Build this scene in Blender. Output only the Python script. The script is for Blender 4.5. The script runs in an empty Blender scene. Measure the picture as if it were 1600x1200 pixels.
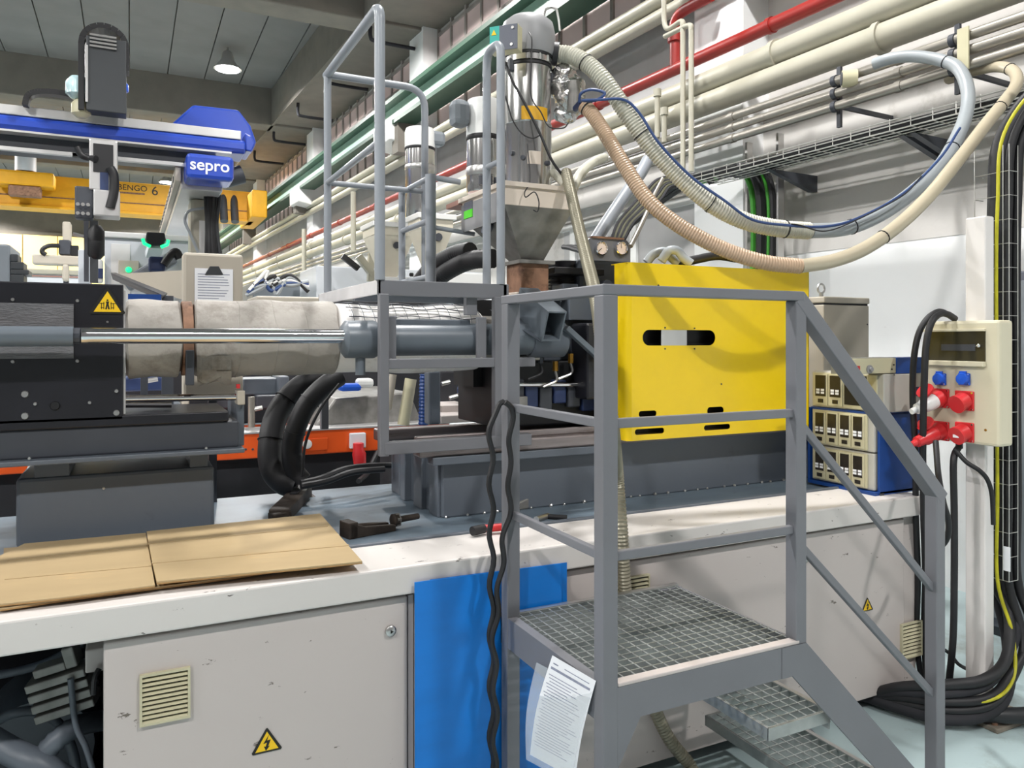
import bpy, bmesh, math, random
from mathutils import Vector, Matrix, noise
random.seed(7)
S = bpy.context.scene
C = S.collection
# ------------------------------------------------------------------ camera, world, exposure
TH = math.radians(26.45); H = 1.55; F = 1200.0; V0 = 531.0
cd = bpy.data.cameras.new('camera'); cd.sensor_width = 36; cd.lens = 36*F/1600; cd.shift_y = -(600-V0)/1600
cd.clip_end = 200
cam = bpy.data.objects.new('camera', cd); C.objects.link(cam)
cam.location = (0, 0, H); cam.rotation_euler = (math.pi/2, 0, -TH); S.camera = cam
w = bpy.data.worlds.new('world'); S.world = w; w.use_nodes = True
w.node_tree.nodes['Background'].inputs[0].default_value = (1.0, 0.97, 0.96, 1)
w.node_tree.nodes['Background'].inputs[1].default_value = 0.2
S.view_settings.view_transform = 'Standard'; S.view_settings.look = 'None'; S.view_settings.gamma = 1
S.view_settings.exposure = -0.17; S.view_settings.use_curve_mapping = False
LAMP_W = 1560.0                      # watts of one high bay lamp

# ------------------------------------------------------------------ geometry helpers
def _dir(u, v):
    xc = (u-800)/F; zc = (V0-v)/F
    return Vector((math.sin(TH)+xc*math.cos(TH), math.cos(TH)-xc*math.sin(TH), zc))
def at(u, v, Y=None, X=None, Z=None, d=None):     # the point on a real plane that is seen at a pixel of the photo
    r = _dir(u, v)
    if d is None: d = Y/r.y if Y is not None else X/r.x if X is not None else (Z-H)/r.z
    return Vector((0, 0, H)) + r*d
WALLM = Matrix.Translation((4.6, 2.8, 0)) @ Matrix.Rotation(math.radians(2.75), 4, 'Z')
WALLI = WALLM.inverted()
def wat(u, v, o):                                 # the same on a plane o metres in front of the long wall, in wall coordinates
    r = _dir(u, v); R = WALLI.to_3x3() @ r; c = WALLI @ Vector((0, 0, H))
    d = (-o-c.x)/R.x
    return c + R*d
def lin(c): return c/12.92 if c <= .04045 else ((c+.055)/1.055)**2.4
def hexc(h): h = h.lstrip('#'); return tuple(lin(int(h[i:i+2], 16)/255) for i in (0, 2, 4))
MATS = {}
def mat(name, col, rough=.5, metal=0., var=.08, scale=5., bump=0., bscale=40., dirt=None, damt=.5, dscale=3., dw=.18, coat=0., emit=0., alpha=1., trans=0., stretch=None):
    m = bpy.data.materials.new(name); m.use_nodes = True; nt = m.node_tree; N = nt.nodes; L = nt.links
    b = N['Principled BSDF']; c = hexc(col)
    b.inputs['Roughness'].default_value = rough; b.inputs['Metallic'].default_value = metal
    if coat: b.inputs['Coat Weight'].default_value = coat; b.inputs['Coat Roughness'].default_value = .12
    if trans: b.inputs['Transmission Weight'].default_value = trans; b.inputs['IOR'].default_value = 1.2
    if alpha < 1: b.inputs['Alpha'].default_value = alpha
    tc = N.new('ShaderNodeTexCoord'); mp = N.new('ShaderNodeMapping'); L.new(tc.outputs['Object'], mp.inputs[0])
    if stretch: mp.inputs['Scale'].default_value = stretch
    n1 = N.new('ShaderNodeTexNoise'); n1.inputs['Scale'].default_value = scale; n1.inputs['Detail'].default_value = 6
    L.new(mp.outputs[0], n1.inputs['Vector'])
    r1 = N.new('ShaderNodeValToRGB'); L.new(n1.outputs['Fac'], r1.inputs[0])
    r1.color_ramp.elements[0].position = .3; r1.color_ramp.elements[1].position = .7
    r1.color_ramp.elements[0].color = tuple(min(1, x*(1-var)) for x in c)+(1,)
    r1.color_ramp.elements[1].color = tuple(min(1, x*(1+var)) for x in c)+(1,)
    out = r1.outputs[0]
    if dirt:
        n2 = N.new('ShaderNodeTexNoise'); n2.inputs['Scale'].default_value = dscale; n2.inputs['Detail'].default_value = 9
        n2.inputs['Roughness'].default_value = .7; L.new(mp.outputs[0], n2.inputs['Vector'])
        r2 = N.new('ShaderNodeValToRGB'); r2.color_ramp.elements[0].position = 1-damt; r2.color_ramp.elements[1].position = min(1, 1-damt+dw)
        L.new(n2.outputs['Fac'], r2.inputs[0])
        mx = N.new('ShaderNodeMix'); mx.data_type = 'RGBA'; L.new(r2.outputs[0], mx.inputs[0]); L.new(out, mx.inputs[6])
        mx.inputs[7].default_value = hexc(dirt)+(1,); out = mx.outputs[2]
    L.new(out, b.inputs['Base Color'])
    if emit: L.new(out, b.inputs['Emission Color']); b.inputs['Emission Strength'].default_value = emit
    if bump:
        n3 = N.new('ShaderNodeTexNoise'); n3.inputs['Scale'].default_value = bscale; n3.inputs['Detail'].default_value = 4
        L.new(mp.outputs[0], n3.inputs['Vector'])
        bp = N.new('ShaderNodeBump'); bp.inputs['Strength'].default_value = bump; bp.inputs['Distance'].default_value = .01
        L.new(n3.outputs['Fac'], bp.inputs['Height']); L.new(bp.outputs[0], b.inputs['Normal'])
    MATS[name] = m
    return m
ORG = {}
def smooth_pts(pts, sub=8):
    pts = [Vector(p) for p in pts]
    if len(pts) < 3: return pts
    q = [pts[0]*2-pts[1]] + pts + [pts[-1]*2-pts[-2]]; out = []
    for i in range(1, len(q)-2):
        a, b, c, d = q[i-1], q[i], q[i+1], q[i+2]
        for k in range(sub):
            t = k/sub
            out.append(.5*((2*b)+(c-a)*t+(2*a-5*b+4*c-d)*t*t+(3*b-a-3*c+d)*t**3))
    out.append(pts[-1]); return out
class MB:
    def __init__(s, M=None): s.v = []; s.f = []; s.M = M
    def add(s, vs, fs):
        b = len(s.v)
        s.v += [(s.M @ Vector(p)) if s.M else Vector(p) for p in vs]
        s.f += [[i+b for i in f] for f in fs]; return s
    def box(s, x0, y0, z0, x1, y1, z1):
        v = [(x, y, z) for z in (z0, z1) for y in (y0, y1) for x in (x0, x1)]
        return s.add(v, [(0,2,3,1),(4,5,7,6),(0,1,5,4),(2,6,7,3),(0,4,6,2),(1,3,7,5)])
    def bar(s, p0, p1, w, h, up=(0, 0, 1)):        # rectangular bar, w across, h along up
        p0 = Vector(p0); p1 = Vector(p1); d = (p1-p0).normalized(); up = Vector(up)
        if abs(d.dot(up)) > .99: up = Vector((0, 1, 0))
        a = d.cross(up).normalized()*w/2; c = a.cross(d).normalized()*h/2
        v = [p+i*a+j*c for p in (p0, p1) for i, j in ((-1,-1),(1,-1),(1,1),(-1,1))]
        return s.add(v, [(0,1,2,3),(7,6,5,4),(0,4,5,1),(1,5,6,2),(2,6,7,3),(3,7,4,0)])
    def ring_loft(s, rings, cap=True):
        n = len(rings[0]); v = [p for r in rings for p in r]; f = []
        for i in range(len(rings)-1):
            for j in range(n):
                k = (j+1) % n; f.append((i*n+j, i*n+k, (i+1)*n+k, (i+1)*n+j))
        if cap: f.append(tuple(range(n))[::-1]); f.append(tuple(range((len(rings)-1)*n, len(rings)*n)))
        return s.add(v, f)
    def path(s, pts, rad, n=10, cap=True):
        pts = [Vector(p) for p in pts]; rings = []
        t = (pts[1]-pts[0]).normalized(); a = t.orthogonal().normalized()
        for i, p in enumerate(pts):
            t2 = (pts[min(i+1, len(pts)-1)]-pts[max(i-1, 0)]).normalized()
            a = (t.rotation_difference(t2) @ a); a = (a-t2*a.dot(t2)).normalized(); t = t2; b = t.cross(a)
            r = rad(i/(len(pts)-1)) if callable(rad) else rad[i] if isinstance(rad, (list, tuple)) else rad
            rings.append([p+r*(a*math.cos(k*2*math.pi/n)+b*math.sin(k*2*math.pi/n)) for k in range(n)])
        return s.ring_loft(rings, cap)
    def tube(s, pts, r, n=10, sub=8, cap=True): return s.path(smooth_pts(pts, sub), r, n, cap)
    def hose(s, pts, r, pitch=.014, amp=.08, n=12):      # ribbed hose
        q = smooth_pts(pts, 10); L = [0]
        for i in range(1, len(q)): L.append(L[-1]+(q[i]-q[i-1]).length)
        m = max(8, int(L[-1]/pitch*2)); out = []; rad = []; j = 0
        for k in range(m+1):
            l = L[-1]*k/m
            while j < len(L)-2 and L[j+1] < l: j += 1
            f = (l-L[j])/max(1e-6, L[j+1]-L[j]); out.append(q[j].lerp(q[j+1], min(1, f)))
            rad.append(r*(1+amp*(1 if k % 2 else -1)))
        return s.path(out, rad, n)
    def cyl(s, p0, p1, r, r2=None, n=20, cap=True): return s.path([p0, p1], [r, r if r2 is None else r2], n, cap)
    def lathe(s, prof, c, n=24, axis='z', a0=0):
        c = Vector(c); rings = []
        for r, h in prof:
            ring = []
            for k in range(n):
                A = a0+2*math.pi*k/n; x, y = r*math.cos(A), r*math.sin(A)
                ring.append(c+(Vector((x, y, h)) if axis == 'z' else Vector((h, x, y)) if axis == 'x' else Vector((x, h, y))))
            rings.append(ring)
        return s.ring_loft(rings)
    def prism(s, poly, vec):
        poly = [Vector(p) for p in poly]; vec = Vector(vec); n = len(poly)
        return s.add(poly+[p+vec for p in poly], [tuple(range(n))[::-1], tuple(range(n, 2*n))]+[(i, (i+1) % n, n+(i+1) % n, n+i) for i in range(n)])
    def sphere(s, c, r, n=12, sz=1.):
        prof = [(max(1e-4, r*math.sin(math.pi*k/n)), -r*sz*math.cos(math.pi*k/n)) for k in range(n+1)]
        return s.lathe(prof, c, n+4)
    def frustum(s, r0, z0, r1, z1):                # r = (x0,y0,x1,y1)
        v = [(r[i], r[j], z) for r, z in ((r0, z0), (r1, z1)) for i, j in ((0,1),(2,1),(2,3),(0,3))]
        return s.add(v, [(3,2,1,0),(4,5,6,7)]+[(i, (i+1) % 4, 4+(i+1) % 4, 4+i) for i in range(4)])
    def wave(s, amp, sc, seed=0):                  # soft irregularity of a surface
        for i, p in enumerate(s.v):
            q = p*sc+Vector((seed, seed*1.7, 0)); s.v[i] = p+amp*noise.noise_vector(q)
        return s
    def build(s, name, m, parent=None, smooth=False, bevel=0., seg=2):
        me = bpy.data.meshes.new(name)
        if parent is not None: o0 = ORG[parent.name]
        else:
            xs = [p.x for p in s.v]; ys = [p.y for p in s.v]; zs = [p.z for p in s.v]
            o0 = Vector(((min(xs)+max(xs))/2, (min(ys)+max(ys))/2, min(zs)))
        me.from_pydata([tuple(p-o0) for p in s.v], [], s.f)
        bm = bmesh.new(); bm.from_mesh(me); bmesh.ops.recalc_face_normals(bm, faces=bm.faces); bm.to_mesh(me); bm.free()
        if smooth:
            me.polygons.foreach_set('use_smooth', [True]*len(me.polygons)); me.set_sharp_from_angle(angle=math.radians(40))
        me.materials.append(MATS[m] if isinstance(m, str) else m)
        o = bpy.data.objects.new(name, me); C.objects.link(o)
        if parent is not None: o.parent = parent
        else: o.location = o0
        ORG[o.name] = o0
        if bevel:
            md = o.modifiers.new('bevel', 'BEVEL'); md.width = bevel; md.segments = seg; md.limit_method = 'ANGLE'; md.angle_limit = .6
        return o
def B(name, m, dims, parent=None, bevel=0., M=None, **k):
    return MB(M).box(*dims).build(name, m, parent, bevel=bevel, **k)
def tag(o, label, cat, group=None):
    o['label'] = label; o['category'] = cat
    if group: o['group'] = group
    return o
def thing(name, label, cat, loc, group=None):
    o = bpy.data.objects.new(name, None); C.objects.link(o); o.location = loc; o.empty_display_size = .1
    ORG[o.name] = Vector(loc); return tag(o, label, cat, group)
def struct(o, label=None, cat='structure'):
    o['kind'] = 'structure'; o['category'] = cat
    if label: o['label'] = label
    return o
def inst(src, delta, parent=None):                 # a copy of one part, moved
    c = src.copy(); C.objects.link(c); c.location = src.location+Vector(delta)
    c.parent = parent if parent is not None else src.parent
    return c
def copy_tree(o, delta=(0, 0, 0), parent=None):
    c = o.copy(); C.objects.link(c); c.parent = parent
    if parent is None: c.location = o.location+Vector(delta)
    ORG[c.name] = ORG[o.name]+Vector(delta)
    for ch in list(o.children): copy_tree(ch, delta, c)
    return c
def text_mesh(txt, name, m, M, size, parent, ext=.001, bold=0.):   # raised lettering, M places its plane (x right, y up)
    cu = bpy.data.curves.new(name, 'FONT'); cu.body = txt; cu.size = size; cu.extrude = ext; cu.offset = bold; cu.align_x = 'CENTER'; cu.align_y = 'CENTER'
    t = bpy.data.objects.new('t', cu); C.objects.link(t); bpy.context.view_layer.update()
    me = bpy.data.meshes.new_from_object(t.evaluated_get(bpy.context.evaluated_depsgraph_get()))
    vs = [M @ v.co for v in me.vertices]; fs = [list(p.vertices) for p in me.polygons]
    bpy.data.objects.remove(t); bpy.data.curves.remove(cu); bpy.data.meshes.remove(me)
    b = MB(); b.v = vs; b.f = fs
    return b.build(name, m, parent)
def frame(o, xdir, ydir):                          # matrix of a flat sign: origin, right, up
    x = Vector(xdir).normalized(); z = x.cross(Vector(ydir)).normalized(); y = z.cross(x)
    M = Matrix((x, y, z)).transposed().to_4x4(); M.translation = Vector(o); return M
def bolt(parent, p, nrm, r=.008, h=.006, m='zinc', name='bolt'):
    p = Vector(p); n = Vector(nrm)
    return MB().cyl(p-n*.002, p+n*h, r, r*.8, 10).build(name, m, parent, smooth=True)
def tri_sign(parent, M, s, kind='flash'):          # yellow warning triangle; M: right, up, out of plane
    def T(pts, z0, z1, nm, mm, par):
        b = MB(M); b.prism([(x*s, y*s, z0) for x, y in pts], (0, 0, z1-z0)); return b.build(nm, mm, par)
    bk = T([(-.5,-.40),(.5,-.40),(.53,-.34),(.03,.47),(-.03,.47),(-.53,-.34)], 0, .0016, 'sign_plate', 'sign_black', parent)
    T([(-.41,-.33),(.41,-.33),(0,.36)], .0016, .0022, 'sign_face', 'sign_yellow', bk)
    if kind == 'flash':
        T([(.07,.24),(-.13,-.06),(.0,-.04),(-.05,-.18),(-.11,-.16),(-.04,-.33),(.10,-.17),(.04,-.18),(.13,.05),(.0,.04)], .0022, .0028, 'flash_symbol', 'sign_black', bk)
    else:
        T([(-.07,-.24),(-.03,-.06),(-.05,.02),(.05,.02),(.03,-.06),(.07,-.24),(.02,-.24),(0,-.12),(-.02,-.24)], .0022, .0028, 'figure_symbol', 'sign_black', bk)
        b = MB(M); b.cyl((0, .06*s, .0022), (0, .06*s, .0028), .03*s, n=10)
        for sx in (-1, 1):
            b.box(sx*.09*s, -.06*s, .0022, sx*.24*s, -.04*s, .0028); b.box(sx*.1*s, -.24*s, .0022, sx*.12*s, .0, .0028); b.box(sx*.17*s, -.24*s, .0022, sx*.19*s, -.03*s, .0028); b.box(sx*.10*s, -.2*s, .0022, sx*.2*s, -.18*s, .0028)
        b.build('press_symbol', 'sign_black', bk)
    return bk

# ------------------------------------------------------------------ materials
mat('floor_paint', '#a9bbbd', .38, var=.08, scale=1.2, dirt='#7b7d77', damt=.47, dscale=1.4)
mat('wall_paint', '#f0f1f1', .8, var=.03, scale=2, bump=.15, bscale=12, dirt='#b9b7b0', damt=.38, dscale=1.3)
mat('wall_upper_shaded', '#c8c5c1', .85, var=.05, scale=2, bump=.2, bscale=14, dirt='#9b9790', damt=.42, dscale=1.5)  # greyer base than the lower wall: shadow on the upper part, put into colour
mat('ceiling_panel', '#7a7876', .85, var=.06, scale=2)
mat('concrete', '#7a756d', .9, var=.1, scale=3, bump=.2, bscale=20, dirt='#7c776c', damt=.45)
mat('lattice_pane', '#cdb9b6', .5, var=.14, scale=1.3, emit=.12)
mat('lattice_frame', '#a79e99', .85, var=.1)
mat('grey_panel', '#b3b2b2', .6, var=.04)
mat('beam_green', '#a5c8b5', .5, var=.06)
mat('beam_dark_green', '#3c5748', .5, var=.08)
mat('cream_pipe', '#b0ac9c', .42, var=.05)
mat('red_pipe', '#962722', .4, var=.08)
mat('steel_pipe', '#a39e95', .35, metal=.6, var=.1)
mat('zinc', '#c3c2c0', .3, metal=.9, var=.08)
mat('chrome', '#e6e6e8', .09, metal=1, var=.02)
mat('stainless', '#c9c8c6', .2, metal=.95, var=.1, scale=2, stretch=(1, 1, .2))
mat('rail_grey', '#707176', .42, var=.05, scale=4, dirt='#9a9893', damt=.3, dscale=9)
mat('tube_grey', '#8f949b', .33, var=.05)
mat('cover_white', '#c1b8b4', .45, var=.03, scale=2.5, dirt='#6b625a', damt=.345, dscale=34, dw=.02, stretch=(.45, 1, 1))
mat('cover_scuffed', '#d2cdc9', .42, var=.04, scale=2.5, dirt='#4f4842', damt=.355, dscale=30, dw=.02, stretch=(.45, 1, 1))
mat('deck_blue_grey', '#667480', .4, var=.12, scale=4, dirt='#4d535a', damt=.45, dscale=3.5, stretch=(1, 2, 1))
mat('machine_grey', '#5d646d', .42, var=.05, scale=3, dirt='#4a4f56', damt=.38)
mat('machine_dark', '#3e4148', .45, var=.08)
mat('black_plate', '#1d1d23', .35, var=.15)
mat('black', '#131316', .5, var=.2)
mat('rubber', '#1c1c1f', .55, var=.15)
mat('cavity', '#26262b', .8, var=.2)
mat('textured_plate', '#6a6a6d', .5, metal=.3, var=.2, scale=12, bump=.5, bscale=60, stretch=(1, 1, 3))
mat('cyl_green_grey', '#636b73', .35, var=.06)
mat('insulation', '#a19c95', .7, var=.12, scale=6, bump=.9, bscale=13, dirt='#6f675f', damt=.49, dscale=4)
mat('net_insulation', '#f2efec', .75, var=.06, bump=.6, bscale=20, dirt='#b3aaa2', damt=.4, dscale=6)
mat('rust', '#8c6a55', .75, metal=.2, var=.25, scale=18, dirt='#4e372b', damt=.48, dscale=14)
mat('rust_rail', '#8f8685', .4, metal=.6, var=.15, scale=14, dirt='#5e4d47', damt=.44, dscale=8, stretch=(.4, 2, 4))
mat('yellow', '#f4cf08', .38, var=.03, coat=.15)
mat('sign_yellow', '#f2c615', .5, var=.04)
mat('sign_black', '#17150f', .5, var=.05)
mat('cardboard', '#ac9671', .85, var=.06, scale=3, dirt='#c4a272', damt=.42, dscale=2.5, stretch=(1, 3, 1))
mat('card_edge', '#a27f51', .9, var=.2, scale=40)
mat('sheet_blue', '#0b76cf', .4, var=.08, scale=4, dirt='#4f9fe0', damt=.33, dscale=9, dw=.03, stretch=(.5, 1, 2.5))
mat('zinc_painted_glare', '#dedcdd', .4, metal=.25, var=.08, scale=9)  # near-white base colour carries the lamp reflection on the end beam
mat('base_dirty', '#7f776b', .8, var=.2, scale=12)
mat('robot_blue', '#2547b0', .3, var=.04, coat=.3)
mat('white_lettering', '#eceef0', .5, var=.02)
mat('alu', '#c8c7c6', .35, metal=.5, var=.05)
mat('cabinet_beige', '#b5ad9f', .5, var=.04)
mat('box_beige', '#d4cdb4', .45, var=.03)
mat('cream', '#c4be9f', .45, var=.05)
mat('instrument_grey', '#b4b2aa', .5, var=.04)
mat('instrument_dark', '#9a9992', .5, var=.05)
mat('module_black', '#2b2620', .35, var=.3, scale=30)
mat('rack_blue', '#124087', .4, var=.08)
mat('socket_blue', '#1f5bd0', .35, var=.04)
mat('socket_red', '#cf2f33', .35, var=.06)
mat('dark_window', '#3d3a2e', .15, var=.2, scale=3)
mat('hose_white', '#b8b6a8', .45, var=.06, scale=10)
mat('hose_grey', '#9aa0a4', .4, var=.05)
mat('hose_brown', '#b59a80', .4, var=.12, scale=4)
mat('hose_cream', '#b9ae97', .35, var=.05)
mat('hose_steel', '#8f8a78', .35, metal=.3, var=.12)
mat('cable_blue', '#2b4475', .45)
mat('cable_yellow', '#bdb722', .45, var=.2, scale=20)
mat('cable_green', '#3f9a2c', .45)
mat('dome_grey', '#8e8e90', .45, var=.04)
mat('teal', '#2fa79b', .45)
mat('panel_slate', '#5d606b', .45)
mat('label_green', '#4fd11f', .5, var=.02)
mat('label_amber', '#dba51c', .5, var=.05)
mat('hopper_grey', '#85837f', .45, metal=.35, var=.28, scale=13, dirt='#6d6a66', damt=.4)
mat('tray_cream', '#d6c9bb', .5, var=.05)
mat('tray_brown', '#9c7468', .6, var=.12)
mat('orange', '#d9531a', .42, var=.05)
mat('crane_yellow', '#e0a412', .5, var=.06)
mat('robot_cabinet', '#d3d7dc', .5, var=.03)
mat('paper', '#eef0f4', .8, var=.02)
mat('print', '#8d92a4', .8, var=.2, scale=60)
mat('plastic_clear', '#dfe6ea', .12, alpha=.28)
mat('led_green', '#12d877', .4, emit=2.6)
mat('lamp_glow', '#ffffff', .4, emit=30.0)
mat('window_glow', '#ffd98a', .5, var=.2, scale=.3, emit=1.5)
mat('gauge_face', '#ead9cf', .5, var=.02)
mat('brass', '#b88a3c', .3, metal=.8, var=.1)
mat('olive_cable', '#55543f', .5, var=.15)
mat('blue_dark', '#27365c', .45, var=.15)
mat('drum_white', '#e4e4e2', .4, var=.03)
mat('foil', '#c6c4c2', .18, metal=.95, var=.1, bump=1., bscale=30)
mat('wire_metal', '#d7d6d0', .3, metal=.7)
mat('red_tool', '#c02a2c', .45)
mat('shutter_grey', '#7c8288', .5, var=.04)
# ------------------------------------------------------------------ the hall
struct(B('floor', 'floor_paint', (-22, -5, -.1, 6, 36, 0)), 'pale blue-grey painted concrete floor', 'floor')
wl = MB(WALLM).box(0, -8, 0, .3, 33, 2.2).build('wall_right', 'wall_paint'); struct(wl, 'white painted long wall carrying the pipes', 'wall')
MB(WALLM).box(-.004, -8, 2.2, .3, 33, 7.3).build('upper_wall', 'wall_upper_shaded', wl)
MB(WALLM).box(-.06, -8, 2.95, 0, 33, 3.3).build('ledge', 'wall_upper_shaded', wl)
# windows of small panes in the long wall, between the pilasters
PIL = [WALLI @ Vector((4.6, y, 0)) for y in (-1.5, 4.8, 11.2, 17.5, 23.8, 30.1)]
PS = [p.y for p in PIL]
for i, s in enumerate(PS):
    t = MB(WALLM).box(-.28, s-.27, 0, 0, s+.27, 7.2).build('trim_%d' % (i+1), 'wall_paint'); struct(t, 'white pilaster of the long wall', 'pilaster')
for i in range(1, 5):
    a, b = PS[i]+.27, PS[i+1]-.27; z0, z1 = 4.75, 6.25; cw, ch = .46, .35
    nc = int((b-a)/cw); nr = int((z1-z0)/ch); cw = (b-a)/nc
    fr = MB(WALLM)
    for k in range(nc+1): fr.box(-.05, a+k*cw-.025, z0, -.006, a+k*cw+.025, z1)
    for r in range(nr+1): fr.box(-.045, a, z0+r*ch-.025, -.006, b, z0+r*ch+.025)
    wn = fr.build('window_%d' % i, 'lattice_frame'); struct(wn, 'band of small pinkish panes in a concrete lattice', 'window')
    first = None
    for r in range(nr):
        for k in range(nc):
            dy = k*cw; dz = r*ch
            if first is None:
                first = MB(WALLM).box(-.025, a+.025, z0+.025, -.006, a+cw-.025, z0+ch-.025).build('pane', 'lattice_pane', wn)
            else:
                v = WALLM.to_3x3() @ Vector((0, dy, dz)); inst(first, v)
# grey sheet panels low on the wall and the grey panel between pipes
for (s0, s1, z0, z1) in ((PS[1]+.27, PS[2]-.27, 3.35, 4.72), (PS[2]+.27, PS[3]-.27, 3.35, 4.72)):
    t = MB(WALLM).box(-.05, s0, z0, -.006, s1, z1).build('trim_%d' % (20+int(s0)), 'grey_panel'); struct(t, 'plain grey sheet panel below the small panes', 'panel')
# ceiling of long panels between beams
BY = (-1.5, 4.8, 11.2, 17.5, 23.8, 30.1)
ce = B('ceiling', 'concrete', (-20, -3, 7.06, 5, 35.5, 7.3)); struct(ce, 'grey ceiling of long panels', 'ceiling')
for j in range(len(BY)-1):
    pn = B('panel', 'ceiling_panel', (-14, BY[j]+.26, 7.0, -13.32, BY[j+1]-.26, 7.06), ce)
    for k in range(1, 27):
        inst(pn, (k*.7, 0, 0))
for j, y in enumerate(BY):
    t = B('trim_%d' % (40+j), 'concrete', (-20, y-.25, 6.2, 4.5, y+.25, 7.06), bevel=.02); struct(t, 'concrete roof beam across the hall', 'beam')
t = MB(WALLM).box(-1.1, -6, 6.25, 0, 33, 6.95).build('trim_50', 'concrete'); struct(t, 'concrete gutter beam along the top of the long wall', 'beam')
b = MB(WALLM).box(-1.16, -6, 6.2, -1.1, 33, 6.98).build('lip', 'concrete', t)
b = MB(WALLM)
for s in (6.2, 8.4, 10.6, 12.8, 15, 17.2): b.path(smooth_pts([(-1.0, s, 6.25), (-1.0, s, 6.05), (-.9, s, 6.0), (-.3, s, 6.0)], 5), .03, 8)
b.build('hanger', 'cavity', t, smooth=True)
# back wall with the sunlit window
bw = B('wall_back', 'concrete', (-22, 35, 0, 5, 35.3, 7.3)); struct(bw, 'far end wall of the hall', 'wall')
wn = B('window_5', 'concrete', (-6.2, 34.9, 2.2, 2.2, 35.0, 5.75)); struct(wn, 'far window glowing with warm daylight', 'window')
for k in range(7): B('window_pane', 'window_glow', (-6+k*1.16, 34.84, 2.3, -4.88+k*1.16, 34.9, 5.6), wn)
B('pane_rail', 'concrete', (-6.2, 34.82, 3.4, 2.2, 34.84, 3.46), wn)

# frosted window low in the wall behind the gauges
sa, sb_ = wat(880, 340, 0).y, PS[1]+.27; za, zb_, zc_ = wat(1000, 338, 0).z, wat(1000, 327, 0).z, 1.2
lo, hi = min(sa, sb_), max(sa, sb_)
wn = MB(WALLM).box(-.05, lo, za, -.004, hi, zb_).box(-.05, lo, za+.33, -.004, hi, zb_+.4).build('window_6', 'drum_white'); struct(wn, 'frosted grey window with white frame behind the gauges', 'window')
for u in (995, 900):
    s_ = wat(u, 380, 0).y; MB(WALLM).box(-.05, s_-.05, zc_, -.004, s_+.05, za).build('mullion', 'drum_white', wn)
cut = [lo, wat(995, 380, 0).y, wat(900, 380, 0).y, hi]; cut.sort()
for i in range(3): MB(WALLM).box(-.02, cut[i]+.05, zc_, -.004, cut[i+1]-.05, za).build('pane', 'grey_panel', wn)
# crane runway beam, green
g = thing('crane_runway_beam', 'pale green steel crane runway beam along the upper wall', 'beam', WALLM @ Vector((-.5, 12, 5.0)))
pa, pb, pc, pd = [wat(770, v, .5).z for v in (34, 53, 93, 106)]
MB(WALLM).box(-.52, -6, pc, -.48, 33, pb).build('web', 'beam_green', g)
MB(WALLM).box(-.66, -6, pb, -.34, 33, pb+.06).build('flange', 'beam_dark_green', g)
MB(WALLM).box(-.66, -6, pc-.06, -.34, 33, pc).build('flange', 'beam_dark_green', g)
MB(WALLM).box(-.53, -6, pb+.06, -.47, 33, pb+.11).build('crane_rail', 'beam_dark_green', g)
b = MB(WALLM)
for s in PS[1:]: b.box(-.62, s-.12, pc-.5, -.28, s+.12, pc-.06)
b.build('corbel', 'concrete', g)
# yellow crane bridge
Yc = 20.; c0 = at(0, 318, Y=Yc).z; c1 = at(0, 268, Y=Yc).z
cr = thing('overhead_crane', 'yellow overhead crane bridge spanning the far hall', 'crane', (-4, Yc, c0))
B('girder', 'crane_yellow', (-18, Yc, c0, 2.75, Yc+.5, c1), cr, bevel=.02)
B('girder_flange', 'crane_yellow', (-18, Yc-.08, c0-.05, 2.75, Yc+.58, c0), cr)
B('seam_strip', 'rust', (-18, Yc-.012, c0+.2, 2.75, Yc, c0+.225), cr)
e = at(375, 300, Y=Yc)
B('end_carriage', 'crane_yellow', (2.6, Yc-.9, c0-.05, 2.95, Yc+1.3, c1-.1), cr, bevel=.03)
for k in range(3): MB().cyl((1.8+k*.25, Yc-.2, c0-.1), (1.8+k*.25, Yc+.1, c1-.1), .09).build('hoist_drum', 'machine_dark', cr, smooth=True)
text_mesh('BENGO', 'lettering', 'sign_black', frame(at(207, 294, Y=Yc-.005), (1, 0, 0), (0, 0, 1)), .185, cr, .003)
text_mesh('6', 'lettering', 'sign_black', frame(at(242, 299, Y=Yc-.005), (1, 0, 0), (0, 0, 1)), .3, cr, .003)
q = at(207, 302, Y=Yc-.005); B('small_print', 'rust', (q.x-.28, q.y, q.z-.02, q.x+.26, q.y+.003, q.z+.02), cr)
ho = thing('crane_hoist', 'grey crane hoist drum on the yellow bridge above the lit window', 'hoist', at(40, 290, Y=Yc-.4))
MB().cyl(at(40, 268, Y=Yc-.4), at(40, 232, Y=Yc-.4), .2).build('motor', 'robot_cabinet', ho, smooth=True)
p = at(40, 278, Y=Yc-.4); B('trolley', 'crane_yellow', (p.x-.55, p.y-.2, p.z-.2, p.x+.55, p.y+.3, p.z+.12), ho, bevel=.05)
B('chain_bag', 'rust', (p.x-.3, p.y-.2, p.z-.42, p.x+.3, p.y+.1, p.z-.2), ho, bevel=.03)

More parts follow.
